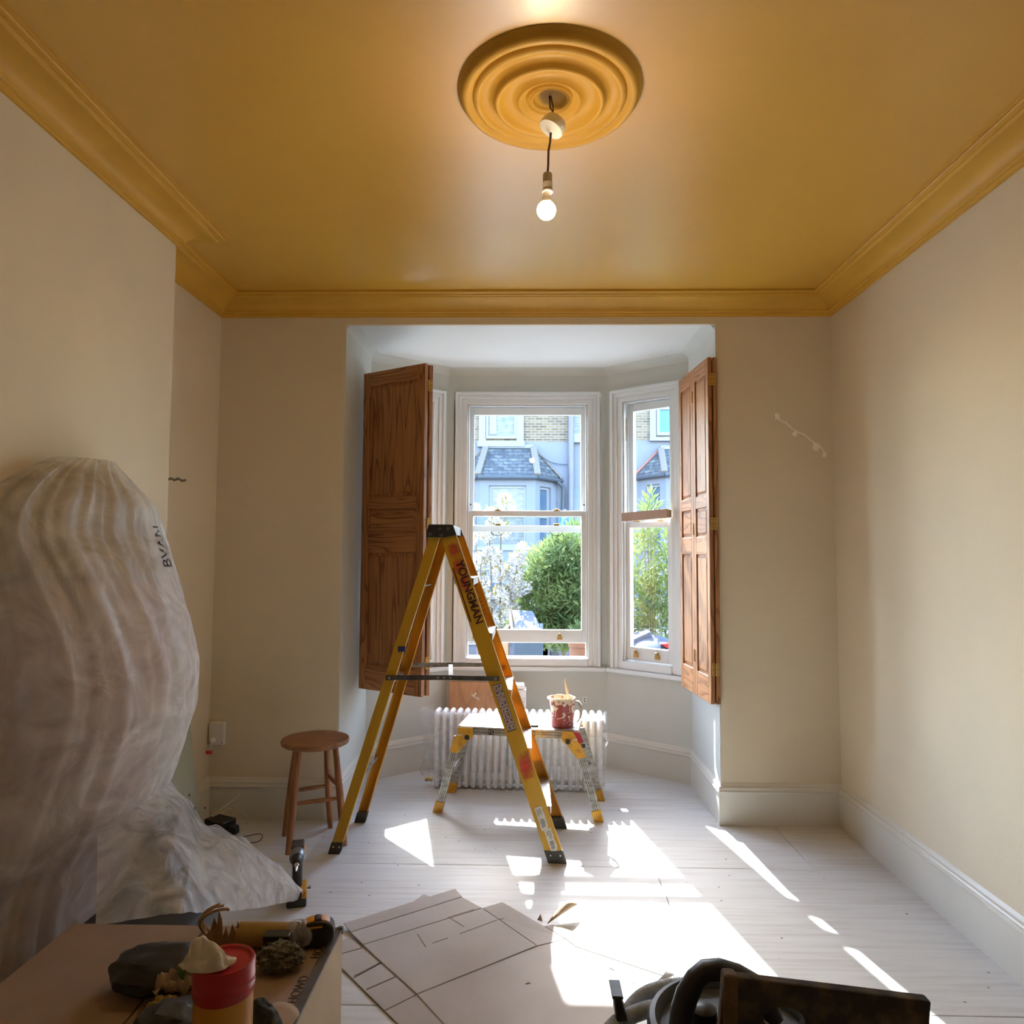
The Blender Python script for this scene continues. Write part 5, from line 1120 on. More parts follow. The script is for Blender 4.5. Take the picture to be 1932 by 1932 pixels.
# ------------------------------------------------------------------ vacuum cleaner with its hose
def vacuum():
    vx, vy = .46, 1.63; root = empty('vacuum_cleaner', (vx, vy, 0), label='black and grey tub vacuum cleaner with an arched handle', cat='vacuum cleaner')
    T = Matrix.Translation((vx, vy, 0)); zo = .118
    M().lathe([(.14, .02), (.165, .03), (.175, .06), (.172, .26 + zo), (.18, .275 + zo)], 48, T).build('tub', GREYP, root, smooth=True, sharp=40)
    Z = Matrix.Translation((vx, vy, zo))
    M().lathe([(.182, .265), (.188, .272), (.190, .295), (.184, .306), (.172, .310), (.165, .300), (.160, .285), (.0005, .283)], 56, Z).build('lid_rim', GREYP, root, smooth=True, sharp=40)
    M().lathe([(.10, .283), (.095, .290), (.080, .297), (.05, .300), (.0005, .301)], 36, Matrix.Translation((vx, vy - .02, zo))).build('motor_head', GREYP, root, smooth=True, sharp=40)
    M().lathe([(.030, .29), (.028, .318), (.02, .325), (.0005, .327)], 20, Matrix.Translation((vx - .060, vy + .03, zo))).build('dial', BLACKP, root, smooth=True, sharp=40)
    M().hexa([(vx - .02, vy - .06, zo + .287), (vx + .09, vy - .05, zo + .287), (vx + .09, vy + .07, zo + .287), (vx - .02, vy + .07, zo + .287), (vx - .005, vy - .05, zo + .318), (vx + .075, vy - .04, zo + .326), (vx + .075, vy + .06, zo + .326), (vx - .005, vy + .06, zo + .318)]).build('filter_cover', BLUEG, root, bevel=.006)
    hy = 1.60; path = [at(1283, 1935, hy), at(1287, 1905, hy), at(1297, 1875, hy), at(1313, 1848, hy), at(1333, 1832, hy), at(1360, 1831, hy), at(1395, 1842, hy), at(1425, 1862, hy), at(1450, 1895, hy), at(1462, 1930, hy)]
    path = [Vector((p.x, p.y + .002 * i, p.z - .004)) for i, p in enumerate(path)]
    hd = M(); vs = []; n = len(path)
    for i, p in enumerate(path):
        t = (path[min(i + 1, n - 1)] - path[max(i - 1, 0)]).normalized(); s_ = Vector((0, 1, 0)); u = s_.cross(t).normalized(); w = .021 if 2 < i < 7 else .024
        for k in range(12):
            a = 2 * PI * k / 12; vs.append(p + u * w * (abs(math.cos(a)) ** .7) * (1 if math.cos(a) > 0 else -1) + s_ * .020 * (abs(math.sin(a)) ** .7) * (1 if math.sin(a) > 0 else -1))
    hd.add(vs, [(i * 12 + k, i * 12 + (k + 1) % 12, (i + 1) * 12 + (k + 1) % 12, (i + 1) * 12 + k) for i in range(n - 1) for k in range(12)] + [tuple(range(12))[::-1], tuple((n - 1) * 12 + k for k in range(12))])
    hd.build('handle', BLACKP, root, smooth=True, sharp=50)
    for s_ in (-1, 1): M().lathe([(.03, -.012), (.03, .012)], 20, Matrix.Translation((vx + s_ * .12, vy + .10, .03)) @ Matrix.Rotation(R(90), 4, 'Y')).build('wheel', BLACKP, root, bevel=.003)
    for s_ in (-1, 1): M().lathe([(.03, -.012), (.03, .012)], 20, Matrix.Translation((vx + s_ * .12, vy - .10, .03)) @ Matrix.Rotation(R(90), 4, 'Y')).build('wheel', BLACKP, root, bevel=.003)
    # ribbed hose
    def spline(P, res):
        out = []
        for i in range(len(P) - 1):
            p0, p1, p2, p3 = P[max(i - 1, 0)], P[i], P[i + 1], P[min(i + 2, len(P) - 1)]
            for k in range(res):
                t = k / res; out.append(.5 * ((2 * p1) + (p2 - p0) * t + (2 * p0 - 5 * p1 + 4 * p2 - p3) * t * t + (3 * p1 - p0 - 3 * p2 + p3) * t ** 3))
        return out + [P[-1]]
    y1 = 1.86
    P = [at(1450, 1885, 1.82), at(1400, 1864, y1), at(1350, 1858, y1), at(1300, 1857, y1), at(1250, 1864, y1), at(1212, 1880, 1.84), at(1186, 1908, 1.80), at(1172, 1935, 1.76)]
    h = spline(P, 46); h2 = spline([at(1150, 1945, 1.70), at(1168, 1928, 1.72), at(1200, 1912, 1.745), at(1230, 1903, 1.765), at(1262, 1903, 1.77), at(1290, 1915, 1.765)], 40)
    M().tube(h, [.0185 if i % 4 < 2 else .0163 for i in range(len(h))], 14).build('hose', HOSEM, root, smooth=True, sharp=60)
    M().tube(h2, [.0185 if i % 4 < 2 else .0163 for i in range(len(h2))], 14).build('hose', HOSEM, root, smooth=True, sharp=60)
    f = M(); a = at(1158, 1879, 1.72); b = at(1171, 1880, 1.72); c_ = at(1186, 1930, 1.70); d_ = at(1163, 1930, 1.70); e = Vector((0, .06, 0))
    f.hexa([d_, c_, c_ + e, d_ + e, a, b, b + e, a + e]); f.build('floor_tool', BLACKP, root, bevel=.005, label='black nozzle standing beside the hose')
    f = M().hexa([a + Vector((-.004, -.004, -.006)), b + Vector((.006, -.004, -.006)), b + e + Vector((.006, .004, -.006)), a + e + Vector((-.004, .004, -.006)), a + Vector((-.004, -.004, .001)), b + Vector((.006, -.004, .001)), b + e + Vector((.006, .004, .001)), a + e + Vector((-.004, .004, .001))]).build('nozzle_lip', BLACKP, root, bevel=.002)
vacuum()
def crust_board():
    y = 1.28; a = at(1367, 1842, y); b = at(1642, 1876, y); d = (b - a); a2 = b + d * .42; th = Vector((0, .022, .006))
    top0, top1 = a, a2; root = empty('paint_crusted_board', ((a.x + a2.x) / 2, y, 0), label='dark paint-crusted board with an oval hole, standing upright near the vacuum cleaner', cat='board')
    # outline in the board's own plane with an oval hand hole
    T = frame((top0.x, y, top0.z), (d.x, 0, d.z), (0, 0, 1)); Ln = (top1 - top0).length; H = top0.z + .02
    outer = []; N_ = 44
    hc = (Ln * .31, -.062); 
    for k in range(N_):
        ang = 2 * PI * k / N_; ca, sa = math.cos(ang), math.sin(ang); ts = []
        if ca > 1e-6: ts.append((Ln - hc[0]) / ca)
        if ca < -1e-6: ts.append(-hc[0] / ca)
        if sa > 1e-6: ts.append(-hc[1] / sa)
        if sa < -1e-6: ts.append((-H - hc[1]) / sa)
        t = min(ts); outer.append((hc[0] + t * ca, hc[1] + t * sa))
    cor = [(0, 0), (Ln, 0), (Ln, -H), (0, -H)]
    for cx_, cy_ in cor:
        i = min(range(N_), key=lambda k: (outer[k][0] - cx_) ** 2 + (outer[k][1] - cy_) ** 2); outer[i] = (cx_, cy_)
    inner = [(hc[0] + .036 * math.cos(2 * PI * k / N_), hc[1] + .021 * math.sin(2 * PI * k / N_)) for k in range(N_)]
    v = [(x, z, 0) for x, z in outer] + [(x, z, 0) for x, z in inner] + [(x, z, -.022) for x, z in outer] + [(x, z, -.022) for x, z in inner]; f = []
    for k in range(N_):
        q = (k + 1) % N_; n = N_; f += [(k, q, n + q, n + k), (2 * n + k, 3 * n + k, 3 * n + q, 2 * n + q), (k, 2 * n + k, 2 * n + q, q), (n + k, n + q, 3 * n + q, 3 * n + k)]
    m = M(T); m.add(v, f); zmin = min(p.z for p in m.v)
    for p in m.v:
        if p.z < .06: p.z = 0
    m.build('panel', CRUST, root, bevel=.004)
    M().hexa([Vector((top0.x - .006, y - .004, top0.z - .10)), Vector((top0.x + .022, y - .004, top0.z - .10)), Vector((top0.x + .022, y + .028, top0.z - .10)), Vector((top0.x - .006, y + .028, top0.z - .10)), Vector((top0.x - .001, y - .004, top0.z + .002)), Vector((top0.x + .024, y - .004, top0.z + .001)), Vector((top0.x + .024, y + .026, top0.z + .001)), Vector((top0.x - .001, y + .026, top0.z + .002))]).build('edge_batten', BATTEN, root, bevel=.006, label='brownish end batten')
crust_board()

# ------------------------------------------------------------------ outdoors: front garden, street, terrace opposite
GZ = -.35
M().box(-14, 15, 5.35, 9.2, GZ - .2, GZ).build('ground_front_garden', PAVE, **S)
M().box(-14, 15, 9.2, 11.2, GZ - .2, GZ - .02).build('pavement_near', PAVE, **S)
M().box(-14, 15, 11.2, 16.6, GZ - .25, GZ - .14).build('road', ROAD, **S)
M().box(-14, 15, 16.6, 24, GZ - .2, GZ - .02).build('pavement_far', PAVE, **S)
def quad(m, px, py, px2, py2, Y, Y2): a = at(px, py, Y); b = at(px2, py2, Y); m.box(min(a.x, b.x), max(a.x, b.x), Y, Y2, min(a.z, b.z), max(a.z, b.z)); return m
def house_window(root, px0, py0, px1, py1, Y, pane, fw=6, sill=True, split=None):
    f = M(); a = at(px0, py0, Y); b = at(px1, py1, Y); x0, x1, z0, z1 = a.x, b.x, b.z, a.z; w = fw / 67.
    f.box(x0, x0 + w, Y - .05, Y + .05, z0, z1).box(x1 - w, x1, Y - .05, Y + .05, z0, z1).box(x0 + w, x1 - w, Y - .05, Y + .05, z0, z0 + w).box(x0 + w, x1 - w, Y - .05, Y + .05, z1 - w, z1)
    if split: f.box(x0 + w, x1 - w, Y - .06, Y + .04, split - .04, split + .04)
    if sill: f.box(x0 - .14, x1 + .14, Y - .14, Y + .05, z0 - .09, z0)
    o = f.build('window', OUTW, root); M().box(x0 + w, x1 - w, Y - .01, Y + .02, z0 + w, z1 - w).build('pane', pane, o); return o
def bay_front(root, x0, x1, xa, xb, Yf, z_sill, z_eave, z_top, tx0, tx1, pane_f, pane_s, hip, Yw=20.0):
    # x0..x1 base of bay on wall; xa..xb its front; tx0..tx1 top edge of the roof against the wall
    def wallpoly(z0, z1, g=0): return [(x0 - g, Yw, z0), (xa - g * .6, Yf - g, z0), (xb + g * .6, Yf - g, z0), (x1 + g, Yw, z0), (x0 - g, Yw, z1), (xa - g * .6, Yf - g, z1), (xb + g * .6, Yf - g, z1), (x1 + g, Yw, z1)]
    fs = [(3, 2, 1, 0), (4, 5, 6, 7), (0, 1, 5, 4), (1, 2, 6, 5), (2, 3, 7, 6), (3, 0, 4, 7)]
    zwt = z_eave - .16
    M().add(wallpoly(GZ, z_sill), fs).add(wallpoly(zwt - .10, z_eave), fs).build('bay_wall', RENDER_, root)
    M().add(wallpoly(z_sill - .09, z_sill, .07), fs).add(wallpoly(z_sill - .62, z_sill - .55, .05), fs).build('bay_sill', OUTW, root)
    # piers and windows between sill and lintel
    zt = zwt - .1
    def face(p, q, pane, u0, u1):
        p = Vector(p); q = Vector(q); d = (q - p); L_ = d.length; d.normalize(); n = Vector((d.y, -d.x)); T = Matrix(((d.x, -n.x, 0, p.x), (d.y, -n.y, 0, p.y), (0, 0, 1, 0), (0, 0, 0, 1)))
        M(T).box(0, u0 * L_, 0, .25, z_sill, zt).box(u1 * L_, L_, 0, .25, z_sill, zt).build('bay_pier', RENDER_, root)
        w = .07; a, b = u0 * L_, u1 * L_; f = M(T).box(a, a + w, .08, .18, z_sill, zt).box(b - w, b, .08, .18, z_sill, zt).box(a + w, b - w, .08, .18, z_sill, z_sill + w).box(a + w, b - w, .08, .18, zt - w, zt)
        mid = (z_sill + zt) / 2; f.box(a + w, b - w, .07, .16, mid - .03, mid + .03)
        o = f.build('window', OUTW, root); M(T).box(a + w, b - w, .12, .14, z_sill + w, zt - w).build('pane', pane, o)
    face((xa, Yf), (xb, Yf), pane_f, .16, .84); face((x0, Yw), (xa, Yf), pane_s, .30, .80); face((xb, Yf), (x1, Yw), pane_s, .20, .70)
    # slate roof
    g = .12; A, B_, C_, D_ = (x0 - g, Yw, z_eave), (xa - g * .5, Yf - g, z_eave), (xb + g * .5, Yf - g, z_eave), (x1 + g, Yw, z_eave); E, F_ = (tx0, Yw, z_top), (tx1, Yw, z_top)
    Eb, Fb = (tx0, Yw - .12, z_top - .02), (tx1, Yw - .12, z_top - .02)
    M().add([A, B_, C_, D_, Eb, Fb, E, F_], [(0, 1, 4), (1, 2, 5, 4), (2, 3, 5), (4, 5, 7, 6), (0, 4, 6), (3, 7, 5), (3, 2, 1, 0), (0, 6, 7, 3)]).build('bay_roof', SLATE, root)
    for i, (p, q) in enumerate(((B_, Eb), (C_, Fb), (A, E), (D_, F_))):
        p = Vector(p); q = Vector(q); n = 7
        for k in range(n):
            a = p.lerp(q, k / n); b = p.lerp(q, (k + .96) / n); M().bar(a + Vector((0, -.04, .03)), b + Vector((0, -.04, .045)), .17 if i < 2 else .10, .06).build('hip_tile', HIPT if i < 2 else hip, root)
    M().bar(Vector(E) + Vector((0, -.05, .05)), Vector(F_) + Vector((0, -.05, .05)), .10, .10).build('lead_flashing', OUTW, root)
    m = M()
    gp = [Vector(p) + Vector((0, -.06, -.05)) for p in (A, B_, C_, D_)]
    for p, q in zip(gp, gp[1:]): m.tube([p, q], .055, 8)
    m.build('gutter', GUTT, root)
h1 = empty('terraced_house', (-1.8, 20, GZ), label='pale terraced house opposite whose slate-roofed bay fills the centre window', cat='house')
XB = at(1073, 900, 20).x
zb0 = at(1000, 834, 20).z
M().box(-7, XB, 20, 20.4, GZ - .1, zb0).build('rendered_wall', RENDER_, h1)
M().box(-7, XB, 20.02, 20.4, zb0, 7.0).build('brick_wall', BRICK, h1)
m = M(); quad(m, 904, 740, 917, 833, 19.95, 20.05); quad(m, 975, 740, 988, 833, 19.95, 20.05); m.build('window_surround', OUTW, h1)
a = at(901, 834, 19.9); b = at(990, 843, 19.9); M().box(a.x, b.x, 19.85, 20.05, b.z, a.z + .03).build('stone_sill', OUTW, h1)
house_window(h1, 917, 735, 975, 828, 20, PANE_B, 5, False)
p = at(934, 800, 19.985); M().box(at(924, 800, 20).x, at(937, 800, 20).x, 19.96, 19.985, at(930, 820, 20).z, 5.6).build('curtain', OUTW, h1)
ze = at(960, 898, 19.1).z; zt_ = at(960, 846, 19.95).z; zs_ = at(960, 1032, 19.1).z
bay_front(h1, at(858, 900, 20).x, at(1052, 900, 20).x, at(906, 900, 19.1).x, at(1010, 900, 19.1).x, 19.1, zs_, ze, zt_, at(917, 846, 20).x, at(1006, 846, 20).x, PANE_B, PANE_D, HIPT)
pp = [at(1050, 903, 19.7), at(1053, 910, 19.75), at(1062, 918, 19.85), at(1063, 930, 19.88), at(1062, 965, 19.88), Vector((at(1062, 965, 19.88).x, 19.88, GZ))]
M().tube(pp, .05, 10).build('rain_pipe', GUTT, h1, smooth=True)
M().box(at(1049, 950, 19.95).x - .03, at(1049, 950, 19.95).x + .03, 19.95, 20.0, at(1049, 957, 20).z, at(1049, 945, 20).z).build('meter_box', GUTT, h1)
M().box(-7, XB, 19.75, 20.6, 7.0, 7.25).build('eaves', OUTW, h1)
h2 = empty('terraced_house', (5, 20, GZ), label='neighbouring terraced house with a red-edged bay roof, seen through the window with the cardboard tray', cat='house')
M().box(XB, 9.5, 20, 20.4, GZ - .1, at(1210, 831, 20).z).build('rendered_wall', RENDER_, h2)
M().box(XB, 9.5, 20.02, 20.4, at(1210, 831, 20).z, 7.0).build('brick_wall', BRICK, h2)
M().box(XB, 9.5, 19.75, 20.6, 7.0, 7.25).build('eaves', OUTW, h2)
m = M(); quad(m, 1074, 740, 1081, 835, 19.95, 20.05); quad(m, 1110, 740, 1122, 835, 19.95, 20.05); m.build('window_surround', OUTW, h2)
a = at(1074, 820, 19.9); b = at(1124, 835, 19.9); M().box(a.x, b.x, 19.85, 20.05, b.z, a.z).build('stone_sill', OUTW, h2)
house_window(h2, 1079, 735, 1112, 820, 20, PANE_B, 3, False)
m = M(); quad(m, 1226, 735, 1238, 832, 19.95, 20.05); quad(m, 1300, 735, 1312, 832, 19.95, 20.05); m.build('window_surround', OUTW, h2)
a = at(1226, 825, 19.9); b = at(1314, 832, 19.9); M().box(a.x, b.x, 19.85, 20.05, b.z, a.z).build('stone_sill', OUTW, h2)
house_window(h2, 1238, 730, 1300, 822, 20, PANE_S, 6, False, at(1260, 771, 20).z)
bay_front(h2, at(1203, 895, 20).x, at(1420, 895, 20).x, at(1256, 895, 19.1).x, at(1368, 895, 19.1).x, 19.1, zs_, at(1250, 893, 19.1).z, at(1250, 848, 19.95).z, at(1245, 848, 20).x, at(1372, 848, 20).x, PANE_S, PANE_D, HIPR)
# arched doorway of the second house and the shared soil pipe
dx = at(1101, 900, 20).x; a = at(1089, 930, 20); zt2 = at(1098, 918, 20).z
P = [(dx - .42, GZ), (dx - .42, zt2 - .3)] + [(dx - .42 * math.cos(PI * k / 8), zt2 - .3 + .3 * math.sin(PI * k / 8)) for k in range(1, 8)] + [(dx + .42, zt2 - .3), (dx + .42, GZ)]
dr = M(frame((0, 20.0, 0), (1, 0, 0), (0, 0, 1))).prism(P, .03).build('front_door', PANE_D, h2)
pp = M().tube([(at(1077.5, 800, 19.86).x, 19.86, GZ), (at(1077.5, 800, 19.86).x, 19.86, 7.1)], .085, 12).build('soil_pipe', PIPEG, h1, smooth=True, label='grey-mauve vertical soil pipe')
wire('slack_cable', par=h1, lab=None, cat=None, r=.012, m=GUTT, res=5, pts=[at(1008, 849, 19.9), at(1022, 862, 19.9), at(1042, 873, 19.9), at(1060, 876, 19.9), at(1071, 876, 19.9)])

# parked car, parking sign
def car(x, y, lab):
    root = empty('parked_car', (x, y, GZ - .14), label=lab, cat='car'); T = Matrix.Translation((x, y, GZ - .14)); Ln, Wd = 2.1, .86
    sec = [(-2.1, .35, .75), (-2.05, .25, .92), (-1.3, .22, 1.0), (-.75, .22, 1.42), (.0, .22, 1.50), (.9, .22, 1.44), (1.55, .22, 1.02), (2.0, .25, .90), (2.1, .35, .7)]
    body = M(T); vs = []
    for sx, zb, zt in sec:
        for yy, zz in ((-Wd, zb), (-Wd, min(zt, .95)), (-Wd * .78, zt), (Wd * .78, zt), (Wd, min(zt, .95)), (Wd, zb)): vs.append((sx, yy, zz))
    n = 6; fs = [(i * n + k, i * n + (k + 1) % n, (i + 1) * n + (k + 1) % n, (i + 1) * n + k) for i in range(len(sec) - 1) for k in range(n)] + [tuple(range(n))[::-1], tuple((len(sec) - 1) * n + k for k in range(n))]
    body.add(vs, fs).build('body', CARP, root, smooth=True, sharp=40)
    for s_ in (-1, 1):
        M(T).add([(-.98, s_ * (Wd + .002), .98), (-.68, s_ * (Wd * .80 + .012), 1.36), (.85, s_ * (Wd * .80 + .012), 1.38), (1.35, s_ * (Wd + .002), .98), (-.98, s_ * (Wd - .05), .98), (-.68, s_ * (Wd * .80 - .03), 1.36), (.85, s_ * (Wd * .80 - .03), 1.38), (1.35, s_ * (Wd - .05), .98)], [(0, 1, 2, 3), (7, 6, 5, 4), (0, 4, 5, 1), (1, 5, 6, 2), (2, 6, 7, 3), (3, 7, 4, 0)]).build('side_window', PANE_D, root)
        for xx in (-1.3, 1.3): M(T).lathe([(.20, -.10), (.31, -.10), (.32, -.08), (.32, .08), (.31, .10), (.20, .10), (.18, .06), (.0005, .06)], 24, Matrix.Translation((xx, s_ * (Wd - .06), .32)) @ Matrix.Rotation(R(90), 4, 'X')).build('wheel', BLACKP, root, smooth=True, sharp=40)
car(-1.1, 12.4, 'dark blue car parked in the street behind the white blossom'); 
def sign():
    p = at(1066, 979, 14.5); root = empty('parking_sign', (p.x, 14.5, GZ - .02), label='small blue parking sign on a post beyond the green shrub', cat='sign')
    M().tube([(p.x, 14.5, GZ - .15), (p.x, 14.5, p.z + .2)], .03, 10).build('post', PIPEG, root)
    b = M().box(p.x - .13, p.x + .13, 14.45, 14.47, p.z - .17, p.z + .17).build('plate', PSIGN, root, bevel=.01)
    text('lettering', 'P', .28, OUTW, frame((p.x - .01, 14.447, p.z + .01), (1, 0, 0), (0, 0, 1)), b, .002, font_w=.006)
sign()

# planting in the front garden
def leafcloud(cent, n, size, wid, seed, up=.3, curl=.25):
    rnd = random.Random(seed); m = M(); v = []; f = []
    tot = sum(c[3] for c in cent)
    for i in range(n):
        q = rnd.random() * tot; k = 0
        while q > cent[k][3] and k < len(cent) - 1: q -= cent[k][3]; k += 1
        c, r = cent[k][0], cent[k][1]
        while True:
            p = Vector((rnd.uniform(-1, 1), rnd.uniform(-1, 1), rnd.uniform(-1, 1)))
            if .15 < p.length < 1: break
        p = p.normalized() * (p.length ** .45); pos = c + Vector((p.x * r.x, p.y * r.y, p.z * r.z))
        d = (p * .8 + Vector((rnd.uniform(-1, 1), rnd.uniform(-1, 1), rnd.uniform(-.6, 1) + up))).normalized(); s_ = d.cross(Vector((rnd.uniform(-1, 1), rnd.uniform(-1, 1), rnd.uniform(-1, 1)))).normalized(); nn = s_.cross(d)
        l = size * (.7 + .6 * rnd.random()); w = wid * (.7 + .6 * rnd.random()); b = len(v)
        tip = pos + d * l - nn * l * curl * rnd.random(); mid = pos + d * l * .5
        v += [pos, mid + s_ * w / 2, mid - s_ * w / 2, tip, mid - nn * w * .18]; f += [(b, b + 1, b + 4), (b, b + 4, b + 2), (b + 1, b + 3, b + 4), (b + 4, b + 3, b + 2)]
    m.v = v; m.f = f; return m
def evergreen():
    Y = 7.3; sp = []
    for px, py, rx_, rz_, w in ((1035, 1130, .30, .32, 3), (1080, 1100, .32, .42, 3), (1000, 1160, .20, .24, 1.6), (1060, 1055, .22, .24, 1.4), (1030, 1060, .14, .18, .5), (1090, 1030, .20, .22, 1), (1010, 1085, .14, .18, .6), (1080, 1180, .30, .22, 2), (1030, 1190, .28, .16, 1.6), (1130, 1120, .30, .45, 2), (1140, 1040, .22, .26, 1)):
        sp.append((at(px, py, Y), Vector((rx_, .32, rz_)), 0, w))
    b = at(1063, 1235, Y); root = empty('evergreen_shrub', (b.x, Y, GZ), label='dense green evergreen shrub outside the centre window', cat='shrub')
    M().tube([(b.x, Y, GZ), (b.x + .01, Y, .3), (b.x - .01, Y, .75), (b.x, Y, 1.0)], [.035, .03, .028, .02], 10).build('trunk', TWIG, root, smooth=True)
    rnd = random.Random(8)
    for c, r, _, w in sp:
        e = c + Vector((rnd.uniform(-.1, .1), 0, .1)); M().tube([(b.x, Y, .65 + rnd.random() * .3), ((b.x + e.x) / 2, Y, (e.z + .9) / 2), e], [.014, .009, .004], 6).build('branch', TWIG, root, smooth=True)
    leafcloud(sp, 8000, .11, .026, 21).build('foliage', LEAF, root, kind='stuff')
evergreen()
def willowy():
    Y = 6.6; sp = []
    for px, py, rx_, rz_, w in ((1215, 1070, .10, .40, 2), (1235, 1140, .18, .26, 2), (1262, 1100, .14, .34, 2), (1272, 1040, .09, .24, 1), (1220, 1000, .06, .22, .7), (1225, 960, .05, .16, .3), (1250, 1180, .22, .20, 2), (1300, 1120, .18, .4, 2), (1205, 1130, .1, .3, 1.4), (1275, 1005, .06, .14, .4)):
        sp.append((at(px, py, Y), Vector((rx_, .25, rz_)), 0, w))
    b = at(1240, 1235, Y); root = empty('willowy_shrub', (b.x, Y, GZ), label='tall airy light-green shrub outside the window with the cardboard tray', cat='shrub')
    for c, r, _, w in sp: M().tube([(b.x + (c.x - b.x) * .2, Y, GZ), (b.x + (c.x - b.x) * .6, Y, (c.z + GZ) / 2), c + Vector((0, 0, r.z * .9))], [.012, .008, .003], 6).build('stem', TWIG, root, smooth=True)
    leafcloud(sp, 3200, .095, .018, 33, .5).build('foliage', LEAF2, root, kind='stuff')
willowy()
def blossom():
    Y = 7.0; root = empty('blossom_tree', (at(925, 1200, Y).x, Y, GZ), label='slender white-blossomed tree with young yellow leaves outside the centre window', cat='tree')
    st = [((905, 1230), (900, 1100), (897, 1010), (899, 960)), ((925, 1230), (928, 1120), (925, 1040), (922, 985)), ((942, 1230), (944, 1080), (945, 1010), (958, 950)), ((955, 1230), (962, 1130), (975, 1070), (982, 1030)), ((915, 1230), (912, 1140), (906, 1075), (912, 1040))]
    sp = []; rnd = random.Random(12)
    for s_ in st:
        P = [at(x, y, Y + rnd.uniform(-.15, .15)) for x, y in s_]; P[0].z = GZ; M().tube(P, [.014, .010, .007, .004], 6).build('stem', TWIG, root, smooth=True)
    for px, py, rx_, rz_, w in ((920, 1010, .06, .07, 1), (932, 990, .07, .06, 1), (952, 945, .06, .06, .7), (960, 960, .06, .06, .7), (950, 1000, .05, .07, .7), (905, 1060, .07, .08, 1), (928, 1050, .09, .09, 1.4), (905, 1100, .09, .09, 1.4), (945, 1080, .09, .08, 1.3), (975, 1055, .07, .06, 1), (970, 1080, .09, .08, 1.2), (915, 1135, .11, .10, 1.8), (950, 1125, .12, .10, 2), (975, 1110, .08, .09, 1), (925, 1170, .13, .09, 1.8), (900, 1150, .09, .1, 1.2), (962, 1150, .09, .08, 1), (990, 1110, .06, .05, .5), (930, 1195, .13, .06, 1.2), (893, 1010, .04, .08, .5), (985, 1035, .04, .05, .4), (897, 958, .03, .03, .2), (925, 965, .04, .03, .3)):
        sp.append((at(px, py, Y), Vector((rx_, .14, rz_)), 0, w))
    leafcloud(sp, 8000, .034, .017, 51, .2).build('blossom', BLOSS, root, kind='stuff')
    leafcloud(sp, 900, .048, .022, 52, .3).build('young_leaves', LEAFY, root, kind='stuff')
blossom()
def bin_():
    Y = 6.05; a = at(953, 1152, Y); b = at(1006, 1240, Y)
    root = empty('garden_bin', ((a.x + b.x) / 2, Y, GZ), label='pale blue-grey plastic bin with a sloping lid in front of the green shrub', cat='bin')
    x0, x1 = at(968, 1210, Y).x, at(1028, 1225, Y).x; z1 = at(980, 1185, Y).z
    M().hexa([(x0 + .02, Y, GZ + .05), (x1 - .03, Y, GZ + .05), (x1 - .03, Y + .4, GZ + .05), (x0 + .02, Y + .4, GZ + .05), (x0, Y - .02, z1), (x1 - .02, Y - .02, z1), (x1, Y + .45, z1), (x0, Y + .45, z1)]).build('body', BINM, root, bevel=.015)
    l0, l1, l2, l3 = at(972, 1194, Y - .03), at(1026, 1194, Y - .03), at(1006, 1152, Y + .40), at(965, 1150, Y + .40)
    lid = M().slab([l0, l1, l2, l3], .03).build('lid', BINM, root, bevel=.01)
    M().bar(l0 + Vector((-.02, 0, -.03)), l3 + Vector((-.02, 0, -.03)), .025, .07).build('lid_edge', BLACKP, root, bevel=.006)
    for s_ in (x0 + .05, x1 - .08): M().lathe([(.08, -.02), (.08, .02)], 18, Matrix.Translation((s_, Y + .42, GZ + .08)) @ Matrix.Rotation(R(90), 4, 'Y')).build('wheel', BLACKP, root)
    q = M().hexa([(x0 - .12, Y + .10, GZ), (x0 - .05, Y + .10, GZ), (x0 - .05, Y + .32, GZ), (x0 - .12, Y + .32, GZ), (x0 - .12, Y + .10, z1 - .05), (x0 - .04, Y + .10, z1), (x0 - .04, Y + .32, z1), (x0 - .12, Y + .32, z1 - .05)]).build('leaning_card', CARDB, label='brown board leaning against the blue-grey bin outside', cat='board')
bin_()
def scooter():
    Y = 5.9; c = at(1235, 1225, Y); root = empty('grey_scooter', (c.x, Y, GZ), label='grey-blue scooter rear with a red tail light under the willowy shrub', cat='scooter')
    m = M(); m.blob((c.x, Y + .1, .58), .26, .32, .20, 4, .03, 1, 3); m.build('tail_body', BINM, root, smooth=True)
    p0, p1, p2 = at(1185, 1210, Y), at(1228, 1190, Y), at(1236, 1206, Y)
    M().hexa([p0 + Vector((0, 0, -.06)), p2 + Vector((0, 0, -.03)), p2 + Vector((0, .25, -.03)), p0 + Vector((0, .25, -.06)), p0, p1, p1 + Vector((.02, .25, 0)), p0 + Vector((0, .25, 0))]).build('seat_cover', BINM, root, bevel=.02)
    t = at(1262, 1220, Y - .20); M().add([(t.x - .065, t.y + .02, t.z + .02), (t.x + .035, t.y - .02, t.z + .03), (t.x + .075, t.y - .0, t.z - .07), (t.x - .065, t.y + .10, t.z + .02), (t.x + .035, t.y + .10, t.z + .03), (t.x + .075, t.y + .10, t.z - .07)], [(0, 1, 2), (5, 4, 3), (0, 3, 4, 1), (1, 4, 5, 2), (2, 5, 3, 0)]).build('tail_light', REDP, root, bevel=.006, label='red tail light')
    M().lathe([(.10, -.04), (.22, -.05), (.24, -.03), (.24, .03), (.22, .05), (.10, .04)], 26, Matrix.Translation((c.x, Y + .1, GZ + .24)) @ Matrix.Rotation(R(90), 4, 'Y')).build('wheel', BLACKP, root, smooth=True, sharp=40)
    M().box(c.x - .10, c.x + .10, Y - .05, Y + .3, GZ + .24, .5).build('chassis', BLACKP, root, bevel=.02)
scooter()
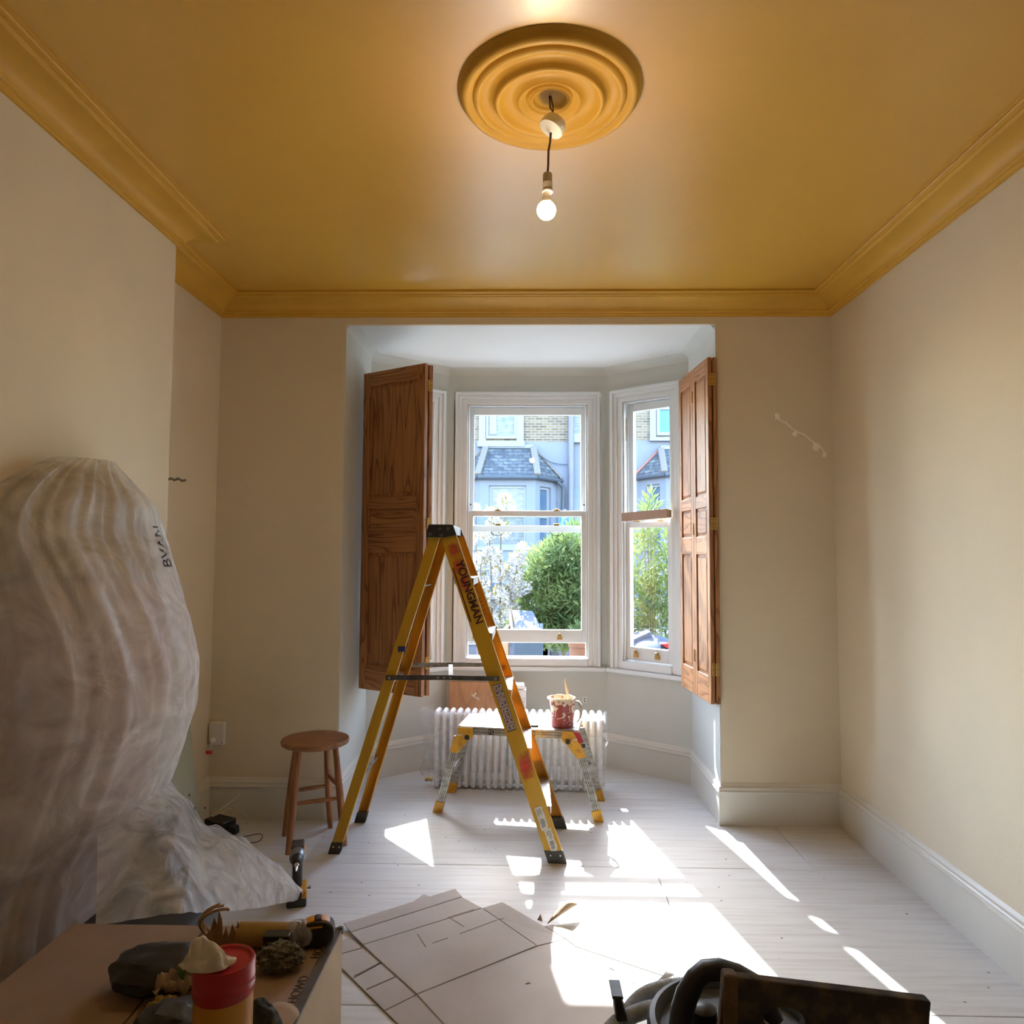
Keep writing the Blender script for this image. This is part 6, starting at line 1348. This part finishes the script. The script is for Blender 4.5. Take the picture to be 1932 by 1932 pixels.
def planter(px, w, lab):
    Y = 6.7; c = at(px, 1216, Y); root = empty('terracotta_planter', (c.x, Y, GZ), label=lab, cat='planter', group=None); h = at(px, 1205, Y).z - GZ
    M().lathe([(w * .66, 0), (w * .68, .02), (w, h - .08), (w * 1.06, h - .07), (w * 1.08, h), (w * .96, h), (w * .92, h - .06), (.0005, h - .06)], 28, Matrix.Translation((c.x, Y, GZ))).build('pot', TERRA, root, smooth=True, sharp=35)
    leafcloud([(Vector((c.x, Y, GZ + h + .03)), Vector((w, w, .10)), 0, 1)], 160, .08, .02, int(px)).build('foliage', LEAF, root, kind='stuff')
planter(1100, .13, 'terracotta planter just outside, below the raised sash near its right end')
def railing():
    root = empty('garden_railing', (0, 8.6, GZ), label='dark metal garden railing behind the shrubs', cat='railing'); Y = 8.6
    for k in range(26):
        x = -2.2 + k * .19; M().tube([(x, Y, GZ), (x, Y, .75)], .012, 8).build('upright', GUTT, root)
    for z in (-.15, .62): M().box(-2.3, 2.7, Y - .012, Y + .012, z, z + .035).build('rail', GUTT, root)
    M().box(-2.3, 2.7, Y + .03, Y + .18, GZ, -.05).build('low_wall', PAVE, root)
railing()
def bicycle():
    Y = 7.75; root = empty('bicycle', (at(925, 1240, Y).x, Y, GZ), label='dark bicycle parked beneath the blossom tree, seen under the raised sash', cat='bicycle'); r = .33
    cs = [Vector((at(900, 1240, Y).x - .12, Y, GZ + r)), Vector((at(958, 1240, Y).x + .10, Y + .02, GZ + r))]
    d = Vector((1.0, 0, 0)); cs[0].x = cs[1].x - 1.02
    for c in cs:
        t = M().tube([c + Vector((r * math.cos(2 * PI * k / 36), 0, r * math.sin(2 * PI * k / 36))) for k in range(36)], .018, 8, closed=True).build('tyre', BLACKP, root, smooth=True)
        s_ = M()
        for k in range(14): a = 2 * PI * k / 14; s_.tube([c, c + Vector((r * math.cos(a), 0, r * math.sin(a)))], .0022, 5)
        s_.build('spokes', CHROME, t, kind='stuff')
    bb = cs[0].lerp(cs[1], .45) + Vector((0, 0, -.04)); st = bb + Vector((-.15, 0, .52)); hd = cs[1] + Vector((-.18, 0, .48))
    f = M()
    for a, b in ((bb, st), (st, hd), (bb, hd), (bb, cs[0]), (cs[0], st - Vector((-.03, 0, .1))), (hd, cs[1])): f.tube([a, b], .016, 8)
    f.build('frame', CARP, root, smooth=True)
    M().blob(st + Vector((0, 0, .06)), .12, .06, .03, 3).build('saddle', BLACKP, root, smooth=True)
    M().tube([hd + Vector((0, -.25, .08)), hd + Vector((-.02, -.1, .1)), hd + Vector((-.02, .1, .1)), hd + Vector((0, .25, .08))], .012, 8).build('handlebar', BLACKP, root, smooth=True)
bicycle()
